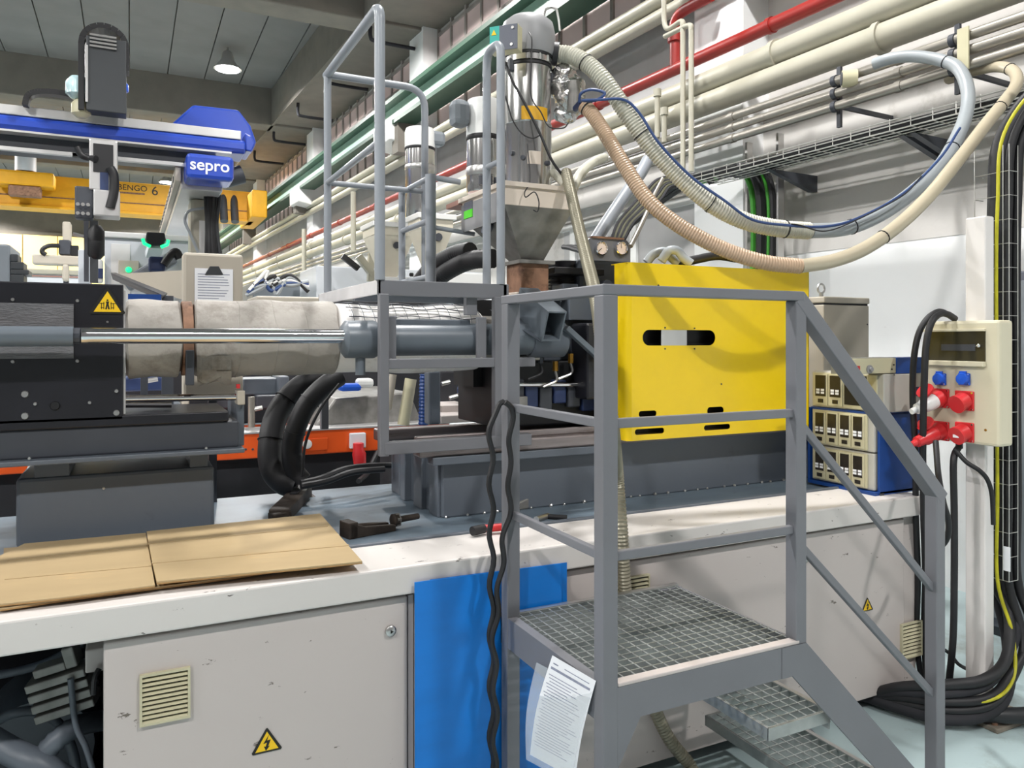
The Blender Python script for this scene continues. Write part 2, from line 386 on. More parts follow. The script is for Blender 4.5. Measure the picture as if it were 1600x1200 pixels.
# high bay lamps in rows along the hall
def lamp(x, y, z, label, idx):
    o = thing('high_bay_lamp', label, 'lamp', (x, y, z), 'high bay lamps in rows')
    MB().lathe([(.05, .34), (.09, .3), (.12, .16), (.24, .03), (.25, 0), (.23, .0)], (x, y, z), 20).build('reflector', 'alu', o, smooth=True)
    MB().cyl((x, y, z-.012), (x, y, z+.004), .21, n=20).build('lens', 'lamp_glow', o)
    MB().cyl((x, y, z+.33), (x, y, 7.0 if y < 30 else 7.05), .012, n=8).build('rod', 'zinc', o)
    ld = bpy.data.lights.new('lamp', 'SPOT'); ld.shadow_soft_size = .18; ld.spot_size = math.radians(158); ld.spot_blend = .25; ld.energy = LAMP_W; ld.color = (1.0, .985, .965)
    lo = bpy.data.objects.new('light', ld); C.objects.link(lo); lo.location = (0, 0, -.03); lo.parent = o
rows = {2: 'the row nearest the pipes', -4: 'the middle row', -10: 'the far left row'}
for rx, rn in rows.items():
    for j, y in enumerate((-2.6, 3.4, 9.3, 15.2, 21.1, 27, 33)):
        lamp(rx+.2-.048*(y-3.4), y, 6.6, 'round high bay lamp in %s, %s from the near end' % (rn, ('first', 'second', 'third', 'fourth', 'fifth', 'sixth', 'last')[j]) if j != 3 or rx != 2 else 'bright round high bay lamp shining beside the blue robot', j)
# ------------------------------------------------------------------ pipes and trays along the long wall
def wall_pipe(name, label, cat, m, u, v, o, r, s0=-6., s1=31., group=None, clamps=0, cm='zinc'):
    z = wat(u, v, o).z
    t = thing(name, label, cat, WALLM @ Vector((-o, (s0+s1)/2, z)), group)
    MB(WALLM).cyl((-o, s0, z), (-o, s1, z), r, n=18).build('pipe', m, t, smooth=True)
    if clamps:
        b = MB(WALLM)
        s = s0+1
        first = None; base = s
        while s < min(s1, 20):
            if first is None:
                first = MB(WALLM).cyl((-o, s-.02, z), (-o, s+.02, z), r*1.18, n=18).build('pipe_joint', m, t, smooth=True)
            else: inst(first, WALLM.to_3x3() @ Vector((0, s-base, 0)))
            s += clamps
    return t, z
wall_pipe('water_pipe', 'thin red sprinkler main running along the wall', 'pipe', 'red_pipe', 1200, 42, .45, .05, clamps=2.1)
g1 = 'thick cream pipes on the wall'
t1, zb = wall_pipe('ventilation_pipe', 'upper of the two thick cream pipes below the red pipe', 'pipe', 'cream_pipe', 1200, 90, .5, .085, group=g1, clamps=3.1)
t2, zc = wall_pipe('ventilation_pipe', 'lower of the two thick cream pipes below the red pipe', 'pipe', 'cream_pipe', 1200, 126, .5, .085, group=g1, clamps=2.7)
g2 = 'cream pipes above the red pipe'
wall_pipe('ventilation_pipe', 'highest cream pipe, crossing the small panes right of the loader', 'pipe', 'cream_pipe', 900, 77, .35, .06, s0=-2, group=g2)
wall_pipe('ventilation_pipe', 'second highest cream pipe, just below the small panes', 'pipe', 'cream_pipe', 960, 66, .35, .06, s0=-2, group=g2)
g3 = 'thin steel pipes on the wall rack'
for v, lb in ((163, 'topmost thin steel pipe on the wall rack'), (181, 'middle thin steel pipe on the wall rack'), (199, 'lowest thin steel pipe on the wall rack')):
    wall_pipe('steel_pipe', lb, 'pipe', 'steel_pipe', 1200, v, .62, .028, group=g3, clamps=1.3)
zs = [wat(1200, v, .62).z for v in (155, 205)]
# rack uprights
for s, lb in ((wat(1305, 150, .62).y, 'black pipe clamp post beside the pipe valve'), (wat(1490, 90, .62).y, 'dark pipe bracket behind the yellow strap')):
    t = thing('pipe_bracket', lb, 'bracket', WALLM @ Vector((-.6, s, zs[1])))
    MB(WALLM).box(-.59, s-.014, zs[1]-.1, -.57, s+.014, zs[0]+.06).build('upright', 'machine_dark', t)
    for k in range(1): MB(WALLM).box(-.58, s-.012, zs[1]+.02+k*.12, 0, s+.012, zs[1]+.045+k*.12).build('arm', 'machine_dark', t)
    for k in range(3): MB(WALLM).cyl((-.62, s-.015, wat(1200, 163+18*k, .62).z), (-.62, s+.015, wat(1200, 163+18*k, .62).z), .036, n=12).build('clamp', 'machine_dark', t, smooth=True)
p = wat(1505, 73, .66); q = wat(1505, 95, .66)
t = MB(WALLM).box(-.665, p.y-.03, q.z-.05, -.655, p.y+.03, p.z+.1).build('strap_plate', 'cream'); tag(t, 'pale yellow perforated strap across the thin steel pipes', 'strap')
# pipe valve and end fitting
p = wat(1334, 120, .66)
t = thing('pipe_coupling', 'cream round pipe coupling with open end beside the grey hose', 'coupling', WALLM @ p)
MB(WALLM).cyl(p+Vector((-.03, .06, 0)), p+Vector((.03, -.0, 0)), .05, n=18).build('ring', 'cream', t, smooth=True)
MB(WALLM).cyl(p+Vector((-.034, .064, 0)), p+Vector((-.03, .06, 0)), .04, n=18).build('opening', 'machine_dark', t, smooth=True)
# twin cream vertical pipes, red riser, short stubs
def vpipe(u, v0, v1, o, r, m, name, label, grp=None, cap=True):
    a = wat(u, v0, o); b = Vector((a.x, a.y, wat(u, v1, o).z))
    t = thing(name, label, 'pipe', WALLM @ b, grp)
    MB(WALLM).cyl(b, a, r, n=14).build('pipe', m, t, smooth=True)
    return t, a, b
g4 = 'vertical cream drop pipes'
t, a, b = vpipe(1067, 42, 268, .72, .02, 'cream_pipe', 'drop_pipe', 'left one of two vertical cream pipes crossing the red main', g4)
MB(WALLM).tube([a, a+Vector((0, .02, .05)), a+Vector((0, .2, .07)), a+Vector((0, .22, .4))], .02, 12).build('elbow', 'cream_pipe', t, smooth=True)
t, a, b = vpipe(1080, 48, 268, .72, .02, 'cream_pipe', 'drop_pipe', 'right one of two vertical cream pipes crossing the red main', g4)
MB(WALLM).tube([a, a+Vector((0, .03, .05)), a+Vector((0, .3, .06))], .02, 12).build('elbow', 'cream_pipe', t, smooth=True)
for u, v0, v1, lb in ((1027, 151, 215, 'left short capped cream stub below the thick pipes'), (1038, 180, 222, 'right short capped cream stub below the thick pipes')):
    t, a, b = vpipe(u, v0, v1, .65, .022, 'cream_pipe', 'pipe_stub', lb, 'short capped stubs')
    MB(WALLM).cyl(a, a+Vector((0, 0, .06)), .032, n=12).build('cap', 'cream_pipe', t, smooth=True)
t, a, b = vpipe(1055, 62, 105, .45, .045, 'red_pipe', 'red_riser', 'short red riser with flange joining the red main')
MB(WALLM).cyl(a+Vector((0, 0, -.02)), a+Vector((0, 0, .05)), .062, n=16).build('flange', 'red_pipe', t, smooth=True)
MB(WALLM).tube([a+Vector((0, 0, .04)), a+Vector((0, 0, .14)), a+Vector((.0, -.1, .2)), a+Vector((.0, -.42, .2))], .045, 14).build('elbow', 'red_pipe', t, smooth=True)
# cable mesh tray along the wall with black cables
zt = wat(1200, 262, .5).z; o0, o1 = .38, .62
tr = thing('cable_tray', 'wire mesh cable tray bracketed to the wall above the hoses', 'cable tray', WALLM @ Vector((-.5, 2, zt)))
for x, z in ((-o0, 0), (-.44, 0), (-.5, 0), (-.56, 0), (-o1, 0), (-o0, .06), (-o1, .06), (-o1, .03)):
    MB(WALLM).cyl((x, -5, zt+z), (x, PS[1]-.1, zt+z), .004, n=6).build('long_wire', 'wire_metal', tr)
first = None
for k in range(60):
    s = -2.6+k*.13
    if s > PS[1]-.1: break
    if first is None: first = MB(WALLM).path([(-o0, s, zt+.07), (-o0, s, zt), (-o1, s, zt), (-o1, s, zt+.07)], .003, 5).build('cross_wire', 'wire_metal', tr)
    else: inst(first, WALLM.to_3x3() @ Vector((0, k*.13, 0)))
for k, s in enumerate((wat(1230, 270, .3).y, wat(1440, 205, .3).y, .2)):
    MB(WALLM).prism([(-.5, s-.02, zt-.01), (0, s-.02, zt-.01), (0, s-.02, zt-.13), (-.06, s-.02, zt-.13)], (0, .04, 0)).build('bracket', 'machine_dark', tr)
for k in range(5):
    x = -.41-.045*k; pts = [(x, -5, zt+.02), (x, -1, zt+.02), (x, 0.6, zt+.03), (x, 1.6, zt+.02), (x, PS[1]-.5, zt+.03), (x, PS[1]-.15, zt+.05), (x, PS[1]+.3, zt+.03), (x, PS[1]+1.2, zt-.25-.03*k), (x, PS[1]+1.8, zt-.3)]
    t = MB(WALLM).tube(pts, .024+.003*(k % 2), 8).build('power_cable', 'rubber', smooth=True)
    tag(t, ['thick black cable against the wall side of the mesh tray', 'second black cable from the wall in the mesh tray', 'middle black cable of five in the mesh tray', 'second black cable from the open side of the mesh tray', 'black cable at the open side of the mesh tray'][k], 'cable', 'black cables in the wall tray')
# green and black cables dropping down the pilaster, in a ladder tray
s = PS[1]-.32; z0 = wat(1170, 262, .3).z
lt = thing('cable_ladder', 'narrow perforated cable ladder on the white pilaster', 'cable tray', WALLM @ Vector((-.3, s, 1.9)))
for dy in (0, -.3):
    MB(WALLM).box(-.3, s+dy-.01, 0.3, -.24, s+dy+.01, z0+.2).build('side_rail', 'zinc', lt)
fr = MB(WALLM).box(-.26, s-.3, .5, -.25, s, .53).build('rung', 'zinc', lt)
for k in range(1, 9): inst(fr, (0, 0, .3*k))
for k, (dy, m, r, lb) in enumerate(((-.07, 'cable_green', .022, 'left bright green cable down the pilaster'), (-.15, 'rubber', .04, 'thick black cable beside the green ones on the pilaster'), (-.22, 'cable_green', .016, 'right thin green cable down the pilaster'), (-.26, 'rubber', .024, 'black cable at the right of the green cables'))):
    t = MB(WALLM).tube([(-.5, s+dy+.35, zt+.02), (-.38, s+dy+.1, zt+.08), (-.31, s+dy, zt-.12), (-.3, s+dy, 2.0), (-.3, s+dy-.02, 1.2), (-.3, s+dy, .35)], r, 8).build('drop_cable', m, smooth=True)
    tag(t, lb, 'cable', 'cables down the pilaster')
# white lamp housings on the wall
for u, v, sx, lb in ((478, 305, .55, 'smaller white angled lamp housing on the wall far left'), (622, 207, .5, 'larger white angled lamp housing beside the dryers')):
    p = wat(u, v, .45)
    t = thing('wall_light_housing', lb, 'wall lamp', WALLM @ Vector((0, p.y, p.z)))
    MB(WALLM).prism([(-.7, p.y-.3, p.z-.2), (-.7, p.y-.3, p.z+.12), (-.55, p.y-.3, p.z+.26), (-.2, p.y-.3, p.z+.3), (-.1, p.y-.3, p.z-.05), (-.4, p.y-.3, p.z-.25)], (0, .75, 0)).build('housing', 'drum_white', t, bevel=.02)
    MB(WALLM).box(-.2, p.y-.05, p.z-.1, 0, p.y+.05, p.z+.1).build('bracket', 'machine_dark', t)
# vertical cream drop pipes further along (left of the platform posts)
for u, v0, v1, lb in ((475, 358, 438, 'square cream drop pipe at far left of the wall'), (552, 300, 392, 'square cream drop pipe behind the ladder platform')):
    vpipe(u, v0, v1, .75, .045, 'cream_pipe', 'drop_pipe', lb, 'far cream drop pipes')
# ------------------------------------------------------------------ the moulding machine: bed
YF = 2.19
bed = thing('machine_bed', 'long white and grey machine bed with doors, lip and grey deck', 'machine bed', (1, 2.8, 0))
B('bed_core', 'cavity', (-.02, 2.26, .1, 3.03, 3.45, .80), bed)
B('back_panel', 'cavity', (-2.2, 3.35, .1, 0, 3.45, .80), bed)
B('plinth', 'black', (-2.2, 2.34, .0, 2.95, 3.4, .1), bed)
B('lip_cover', 'cover_scuffed', (-2.2, YF-.03, .8, 3.05, 2.43, .884), bed, bevel=.006)
B('deck_plate', 'deck_blue_grey', (-2.2, 2.43, .8, 3.05, 3.49, .874), bed, bevel=.004)
B('deck_edge', 'machine_grey', (-2.2, 2.425, .874, 3.05, 2.445, .892), bed, bevel=.004)
B('end_post', 'cover_white', (2.97, YF+.01, .06, 3.05, 2.6, .795), bed, bevel=.004)
def louvre(parent, x0, x1, z0, z1, n, y=YF):
    f = MB()
    f.box(x0, y-.012, z0, x0+.006, y, z1).box(x1-.006, y-.012, z0, x1, y, z1).box(x0+.006, y-.012, z1-.006, x1-.006, y, z1).box(x0+.006, y-.012, z0, x1-.006, y, z0+.006)
    v = f.build('vent', 'cream', parent)
    B('vent_back', 'sign_black', (x0+.006, y-.002, z0+.006, x1-.006, y-.0005, z1-.006), v)
    h = (z1-z0-.012)/n; z = z0+.006
    s = MB().prism([(x0+.006, y-.012, z), (x0+.006, y-.010, z), (x0+.006, y-.002, z+h*.5), (x0+.006, y-.005, z+h*.5)], (x1-x0-.012, 0, 0)).build('slat', 'cream', v)
    for k in range(1, n): inst(s, (0, 0, k*h))
def lock(parent, u, v):
    p = at(u, v, Y=YF-.002); o = MB().lathe([(.016, .0), (.016, -.008), (.011, -.012), (.001, -.012)], p, 18, axis='y').build('lock', 'zinc', parent, smooth=True)
    MB().lathe([(.006, -.0121), (.006, -.014), (.001, -.014)], p, 3, axis='y').build('key_hole', 'sign_black', o)
def door(x0, x1, nm='door'):
    return B(nm, 'cover_white', (x0, YF, .065, x1, YF+.03, .785), bed, bevel=.005)
x1 = at(637, 1000, Y=YF).x
d1 = door(-.06, x1); B('door_jamb', 'cover_white', (x1+.004, YF+.008, .065, x1+.02, YF+.04, .785), bed)
d2 = door(x1+.024, 1.42); d3 = door(1.425, 2.96)
a = at(218, 1130, Y=YF); b = at(297, 1040, Y=YF); louvre(d1, a.x, b.x, .5*(a.z+at(297,1122,Y=YF).z), b.z, 10)
lock(d1, 610, 985); lock(d3, 1258, 872)
tri_sign(d1, frame(at(417, 1158, Y=YF-.001), (1, 0, 0), (0, 0, 1)), .075)
tri_sign(d3, frame(at(1355, 945, Y=YF-.001), (1, 0, 0), (0, 0, 1)), .062)
a = at(1005, 940, Y=YF); b = at(1060, 903, Y=YF); louvre(d2 if b.x < 1.42 else d3, 1.455, 1.62, .60, .735, 9)
louvre(d2, 1.13, 1.30, .2, .5, 18)
a = at(1406, 1055, Y=YF); louvre(d3, a.x, a.x+.13, .19, .34, 9)
# ---- what is in the open bay at the left
hw = 'hoses in the open bay of the bed'
mf = thing('valve_block', 'dusty grey ribbed valve block hanging in the open bay', 'valve', at(95, 1090, Y=2.5))
c = at(98, 1080, Y=2.45); Mv = Matrix.Translation(c) @ Matrix.Rotation(math.radians(-14), 4, 'Y') @ Matrix.Rotation(math.radians(-12), 4, 'Z')
for k in range(4): MB(Mv).box(-.075, -.03, -.058+k*.03, .075, .05, -.036+k*.03).build('valve_section', 'hopper_grey', mf, bevel=.003)
MB(Mv).box(-.05, -.02, .062, .03, .03, .085).build('top_port', 'hopper_grey', mf, bevel=.003)
MB(Mv).box(.03, -.02, .062, .06, .04, .12).build('coil', 'hopper_grey', mf, bevel=.004)
jb = thing('junction_box', 'small white junction box at the door edge of the open bay', 'junction box', at(146, 1050, Y=2.3))
a = at(133, 1053, Y=2.3); b = at(162, 1012, Y=2.3); B('body', 'cover_white', (a.x, 2.3, a.z, b.x+.02, 2.4, b.z), jb, bevel=.004)
MB().tube([at(155, 1045, Y=2.29), at(148, 1060, Y=2.28), at(146, 1085, Y=2.28)], .007, 8).build('cable', 'rubber', jb, smooth=True)
def bay_hose(label, pts, r, m='machine_dark', rib=True):
    b = MB(); P = [at(u, v, Y=y) for u, v, y in pts]
    (b.hose(P, r, .02, .06) if rib else b.tube(P, r, 12))
    tag(b.build('bay_hose', m, smooth=True), label, 'hose', hw)
bay_hose('thick grey hose bending at the front of the open bay', [(-40, 1140, 2.5), (10, 1170, 2.45), (60, 1195, 2.4), (120, 1230, 2.4)], .035, 'machine_grey', False)
bay_hose('ribbed hose curving up right in the open bay', [(40, 1220, 2.45), (80, 1165, 2.42), (120, 1135, 2.45), (165, 1125, 2.55), (220, 1120, 2.6)], .028, 'machine_grey')
bay_hose('dark hose arching over the grey drum in the open bay', [(-10, 1130, 2.7), (20, 1115, 2.62), (60, 1112, 2.6), (95, 1135, 2.6), (115, 1180, 2.6), (120, 1230, 2.6)], .014, 'machine_grey', False)
bay_hose('slanting dark rail under the lip in the open bay', [(-40, 1062, 2.6), (60, 1040, 2.6), (130, 1005, 2.6)], .012, 'machine_grey', False)
bay_hose('thin cable hanging beside the door in the open bay', [(110, 1060, 2.4), (118, 1130, 2.4), (135, 1170, 2.38), (150, 1220, 2.38)], .008, 'machine_grey', False)
c = at(60, 1160, Y=2.85); t = thing('pump_motor', 'round grey pump motor deep inside the open bay', 'motor', (c.x, c.y, .1))
MB().lathe([(.02, -.08), (.16, -.07), (.17, -.02), (.17, .2), (.15, .25)], c, 24, axis='y').build('housing', 'machine_grey', t, smooth=True)
B('foot', 'machine_dark', (c.x-.12, c.y-.02, .1, c.x+.12, c.y+.2, c.z-.12), t)

# ------------------------------------------------------------------ carriage pedestal at the right, rails and yellow guard
ped = thing('injection_pedestal', 'long dark grey welded pedestal on the deck under the yellow guard', 'pedestal', (2, 3, .874))
B('beam', 'machine_grey', (1.06, 2.72, .874, 3.03, 3.33, 1.115), ped, bevel=.006)
for k, (y0, y1, dx) in enumerate(((2.74, 2.84, .012), (2.9, 3.0, .02), (3.08, 3.14, .03), (3.2, 3.32, .012))): B('stiffener', 'machine_grey', (1.06-dx, y0, .874, 1.07, y1, 1.10), ped, bevel=.003)
MB().prism([(1.05, 2.715, 1.115), (1.5, 2.715, 1.115), (1.5, 2.72, 1.115), (1.05, 2.72, 1.115)], (0, 0, -.03)).build('top_flange', 'machine_grey', ped)
B('front_ledge', 'machine_grey', (1.0, 2.66, 1.085, 1.78, 2.72, 1.115), ped, bevel=.003)
wd = MB()
for k in range(26):
    x = 1.08+k*.075; wd.sphere((x+random.uniform(-.02, .02), 2.716, .878), .005+.004*random.random(), 5)
wd.build('weld_bead', 'zinc', ped)
for y in (2.70, 3.22):
    B('guide_rail', 'rust_rail', (.95, y-.03, 1.115, 3.0, y+.05, 1.165), ped, bevel=.008)
B('rail_top', 'rust_rail', (.95, 2.71, 1.165, 3.0, 2.735, 1.19), ped, bevel=.004)
# yellow guard
yl = at(987, 687, Y=2.6); yr = at(1264, 671, Y=2.6); yz0, yz1 = 1.135, 1.868
yg = thing('guard_cover', 'bright yellow sheet metal guard cover with slots on the injection unit', 'guard', ((yl.x+yr.x)/2, 2.65, yz0))
# front sheet with real slots: bands of strips around the slots
def slot_sheet(x0, x1, z0, z1, slots, y0, y1):
    b = MB(); zs = sorted({z0, z1}|{s[1] for s in slots}|{s[3] for s in slots})
    for i in range(len(zs)-1):
        za, zb = zs[i], zs[i+1]; cuts = sorted([(s[0], s[2]) for s in slots if s[1] <= za+1e-6 and s[3] >= zb-1e-6]); x = x0
        for c0, c1 in cuts: b.box(x, y0, za, c0, y1, zb); x = c1
        b.box(x, y0, za, x1, y1, zb)
    for (a, c, d, e) in slots:                      # rounded slot ends
        r = (e-c)/2; zc = (c+e)/2
        for xe, sg in ((a, 1), (d, -1)):
            for q in (1, -1):
                pts = [(xe, y0, zc+q*r)]+[(xe+sg*r-sg*r*math.sin(t*math.pi/2/6), y0, zc+q*r*math.cos(t*math.pi/2/6)) for t in range(7)]
                b.prism(pts, (0, y1-y0, 0))
    return b
def slot(u0, v0, u1, v1):
    a = at(u0, v1, Y=2.6); b = at(u1, v0, Y=2.6); return (a.x, a.z, b.x, b.z)
slots = [slot(1004, 516, 1118, 540), slot(998, 641, 1026, 652), slot(1105, 635, 1131, 648), slot(992, 668, 1038, 680), slot(1100, 662, 1141, 673)]
slot_sheet(yl.x, yr.x, yz0, yz1, slots, 2.6, 2.603).build('front_sheet', 'yellow', yg)
MB().prism([(yl.x, 2.6, yz0), (yl.x-.012, 2.606, yz0), (yl.x-.022, 2.625, yz0), (yl.x-.024, 2.69, yz0), (yl.x-.021, 2.69, yz0), (yl.x-.018, 2.625, yz0), (yl.x-.01, 2.609, yz0), (yl.x, 2.603, yz0)], (0, 0, yz1-yz0)).build('side_bend', 'yellow', yg, smooth=True)
B('end_sheet', 'yellow', (yr.x-.003, 2.6, yz0, yr.x, 3.3, yz1), yg)
B('top_sheet', 'yellow', (yl.x-.02, 2.605, yz1-.003, yr.x, 2.72, yz1), yg)
B('bottom_return', 'yellow', (yl.x-.02, 2.605, yz0, yr.x, 2.66, yz0+.003), yg)
a = slots[0]; B('slot_window', 'zinc', (a[0]+.1, 2.606, a[1]-.01, a[0]+.235, 2.61, a[3]+.01), yg)
for u, v in ((1039, 512), (1085, 513), (1039, 545), (1085, 545), (1127, 600)): bolt(yg, at(u, v, Y=2.6), (0, -1, 0), .004, .003, 'machine_dark', 'screw')
MB().prism([at(1029, 444, Y=2.598), at(1033, 450, Y=2.598), at(1025, 450, Y=2.598)], (0, .002, 0)).build('sticker', 'sign_black', yg)
B('guard_inside', 'black', (yl.x+.05, 2.66, yz0+.02, yr.x-.03, 3.2, yz1-.1), yg)
# ------------------------------------------------------------------ left support and black plate
lp = thing('platen_support', 'dark grey box support with beam below the black plate', 'machine support', (0, 3.1, .874))
B('box', 'machine_grey', (-.33, 2.93, .874, .27, 3.38, 1.10), lp, bevel=.012)
a = at(80, 735, Y=2.95); B('spacer', 'machine_grey', (-.28, 2.94, 1.085, -.18, 3.3, 1.16), lp, bevel=.003)
B('spacer', 'machine_grey', (.19, 2.94, 1.085, .25, 3.3, 1.16), lp, bevel=.003)
B('bottom_flange', 'machine_grey', (-2.2, 2.82, 1.155, .36, 3.3, 1.172), lp, bevel=.004)
B('web_beam', 'machine_dark', (-2.2, 2.86, 1.172, .345, 3.25, 1.265), lp, bevel=.006)
B('top_slab', 'black_plate', (-2.2, 2.85, 1.265, .31, 3.25, 1.30), lp, bevel=.004)
for u, v in ((46, 716), (322, 700), (162, 763)): bolt(lp, at(u, v, Y=2.82 if v < 740 else 2.93), (0, -1, 0), .005, .005)
MB().cyl(at(186, 623, Y=2.9), at(372, 620, Y=2.9), .0125, n=16).build('guide_rod', 'chrome', lp, smooth=True)
p = at(376, 620, Y=2.88); B('rod_block', 'cabinet_beige', (p.x-.012, 2.87, p.z-.028, p.x+.014, 2.95, p.z+.022), lp, bevel=.003)
B('rod_tip', 'red_tool', (p.x-.014, 2.88, p.z+.03, p.x-.002, 2.9, p.z+.045), lp)
B('end_plate', 'machine_grey', (p.x-.01, 2.9, 1.17, p.x+.015, 3.2, p.z-.02), lp, bevel=.003)
MB().cyl(at(186, 632, Y=3.0), at(268, 632, Y=3.0), .012, n=12).build('rear_rod', 'chrome', lp, smooth=True)
# black plate
xr = at(193, 500, Y=2.85).x; zt_, zb_ = at(100, 442, Y=2.85).z, at(100, 660, Y=2.85).z
bp = thing('platen_cover', 'black steel cover plate with warning triangle at left', 'cover plate', (-.6, 2.86, zb_))
B('plate', 'black_plate', (-1.6, 2.85, zb_, xr, 2.87, zt_), bp, bevel=.004)
B('plate_edge', 'alu', (xr, 2.855, zb_+.02, xr+.006, 2.9, zt_-.02), bp)
a = at(115, 560, Y=2.845); b = at(115, 475, Y=2.845); B('textured_panel', 'textured_plate', (-1.6, 2.843, a.z, a.x, 2.85, b.z), bp)
for u, v, r in ((20, 468, .006), (121, 470, .006), (20, 565, .006), (121, 564, .006), (39, 616, .012), (39, 650, .012), (182, 611, .007), (182, 645, .011), (168, 503, .004), (86, 634, .016), (55, 631, .006), (140, 629, .006)):
    bolt(bp, at(u, v, Y=2.85), (0, -1, 0), r, .006, 'zinc' if r != .016 else 'black')
tri_sign(bp, frame(at(168, 472, Y=2.848), (1, 0, 0), (0, 0, 1)), .098, 'press')
# rod and housing on the left
yr_ = 2.74; zr = at(300, 525, Y=yr_).z
rd = thing('tie_rod', 'polished chrome piston rod with grey housing in front of the barrel', 'piston rod', (0, yr_, zr))
xa = at(115, 525, Y=yr_).x; xb = at(545, 525, Y=yr_).x
MB().cyl((-1.6, yr_, zr-.002), (xa, yr_, zr-.002), .031, n=24).build('housing', 'cyl_green_grey', rd, smooth=True)
MB().cyl((xa, yr_, zr), (xa+.018, yr_, zr), .026, n=12).build('nut', 'machine_dark', rd)
MB().lathe([(.022, 0), (.027, .004), (.027, .02), (.0255, .024), (.0255, xb-xa-.018)], (xa+.018, yr_, zr), 28, axis='x').build('rod', 'chrome', rd, smooth=True)
# ------------------------------------------------------------------ barrel with insulation
yb = 2.97; zb = 1.555
br = thing('heated_barrel', 'thick barrel wrapped in grubby white insulation jackets', 'barrel', (.8, yb, zb-.15))
def jacket(x0, x1, r, m, nm, amp=.008, seed=0, n=36):
    k = max(4, int((x1-x0)/.02)); prof = [(r*.9, x0), (r, x0+.008)]+[(r, x0+(x1-x0)*i/k) for i in range(1, k)]+[(r, x1-.008), (r*.9, x1)]
    b = MB().lathe(prof, (0, yb, zb), n, axis='x'); b.wave(amp, 9, seed); return b.build(nm, m, br, smooth=True)
X = lambda u, y=yb: at(u, 527, Y=y-.13).x
jacket(X(197), X(286), .135, 'insulation', 'jacket', .010, 3)
MB().lathe([(.10, X(284)), (.132, X(287)), (.132, X(303)), (.10, X(306))], (0, yb, zb), 32, axis='x').build('heater_band', 'rust', br, smooth=True)
B('band_clamp', 'machine_dark', (X(290), yb-.15, zb-.16, X(303), yb-.1, zb-.04), br, bevel=.003)
jacket(X(305), X(534), .138, 'insulation', 'jacket', .012, 8)
for u in (372, 430, 480): MB().lathe([(.137, X(u)), (.1395, X(u)+.004), (.137, X(u)+.008)], (0, yb, zb), 36, axis='x').wave(.012, 9, 8).build('seam', 'insulation', br, smooth=True)
jacket(X(532), X(760), .134, 'net_insulation', 'jacket', .014, 21)
jacket(X(760), X(800), .10, 'insulation', 'jacket', .006, 25)
MB().cyl((X(196)-.3, yb, zb), (X(830), yb, zb), .09, n=24).build('core', 'machine_dark', br, smooth=True)
b = MB()                                           # drooping flap of the jacket
rows = []
for i in range(8):
    x = X(308)+i*.016; rows.append([(x, yb-.125+.01*math.sin(i), zb-.06), (x, yb-.12, zb-.11), (x+.004, yb-.09, zb-.145-.012*math.sin(i*.9)), (x+.008, yb-.05, zb-.155-.01*math.cos(i))])
for i in range(7):
    for j in range(3): b.prism([rows[i][j], rows[i+1][j], rows[i+1][j+1], rows[i][j+1]], (0, .004, -.004))
b.build('jacket_flap', 'insulation', br, smooth=True)
def net(th, nm):                                   # wire net around the right jackets
    pts = []
    for i in range(40):
        x = X(545)+(X(755)-X(545))*i/39; p = Vector((x, yb-.140*math.cos(th), zb+.140*math.sin(th)))
        pts.append(p+.012*noise.noise_vector(p*9+Vector((21, 35.7, 0)))+Vector((0, -.002, .003*math.sin(i*.5))))
    MB().path(pts, .0022, 6).build(nm, 'machine_dark', br)
for th in (-.1, .28, .62, .98, 1.3): net(th, 'net_wire')
for k in range(13):
    x = X(552)+k*(X(752)-X(552))/12
    pts = []
    for j in range(12):
        th = -.3+1.9*j/11; p = Vector((x, yb-.140*math.cos(th), zb+.140*math.sin(th))); pts.append(p+.012*noise.noise_vector(p*9+Vector((21, 35.7, 0)))+Vector((0, -.002, 0)))
    MB().path(pts, .0013, 5).build('net_wire', 'machine_grey', br)
# grey hydraulic cylinder in front of the barrel's right half
hy = thing('hydraulic_cylinder', 'grey hydraulic cylinder receiving the chrome rod, with bolted clamps', 'cylinder', (1.2, 2.76, 1.48))
yh, zh = 2.76, 1.552; XH = lambda u: at(u, 531, Y=yh-.06).x
MB().cyl((XH(575), yh, zh), (XH(880), yh, zh), .062, n=32).build('tube', 'cyl_green_grey', hy, smooth=True)
MB().lathe([(.03, XH(538)), (.05, XH(540)), (.068, XH(546)), (.070, XH(590)), (.066, XH(594))], (0, yh, zh), 32, axis='x').build('head_cap', 'cyl_green_grey', hy, smooth=True)
MB().lathe([(.066, XH(836)), (.074, XH(840)), (.074, XH(888)), (.05, XH(892))], (0, yh, zh), 32, axis='x').build('end_cap', 'machine_grey', hy, smooth=True)
for u in (607, 748):
    p = XH(u); c = B('clamp', 'rail_grey', (p-.018, yh-.085, zh-.085, p+.022, yh-.07, zh+.085), hy, bevel=.003)
    bolt(hy, (p, yh-.085, zh-.075), (0, -1, 0), .008, .005)
B('side_bar', 'machine_grey', (XH(612), yh-.03, zh+.045, XH(740), yh+.02, zh+.075), hy, bevel=.003)
MB().cyl((XH(570), yh, zh-.06), (XH(570), yh, zh-.13), .018).build('port', 'cyl_green_grey', hy, smooth=True)
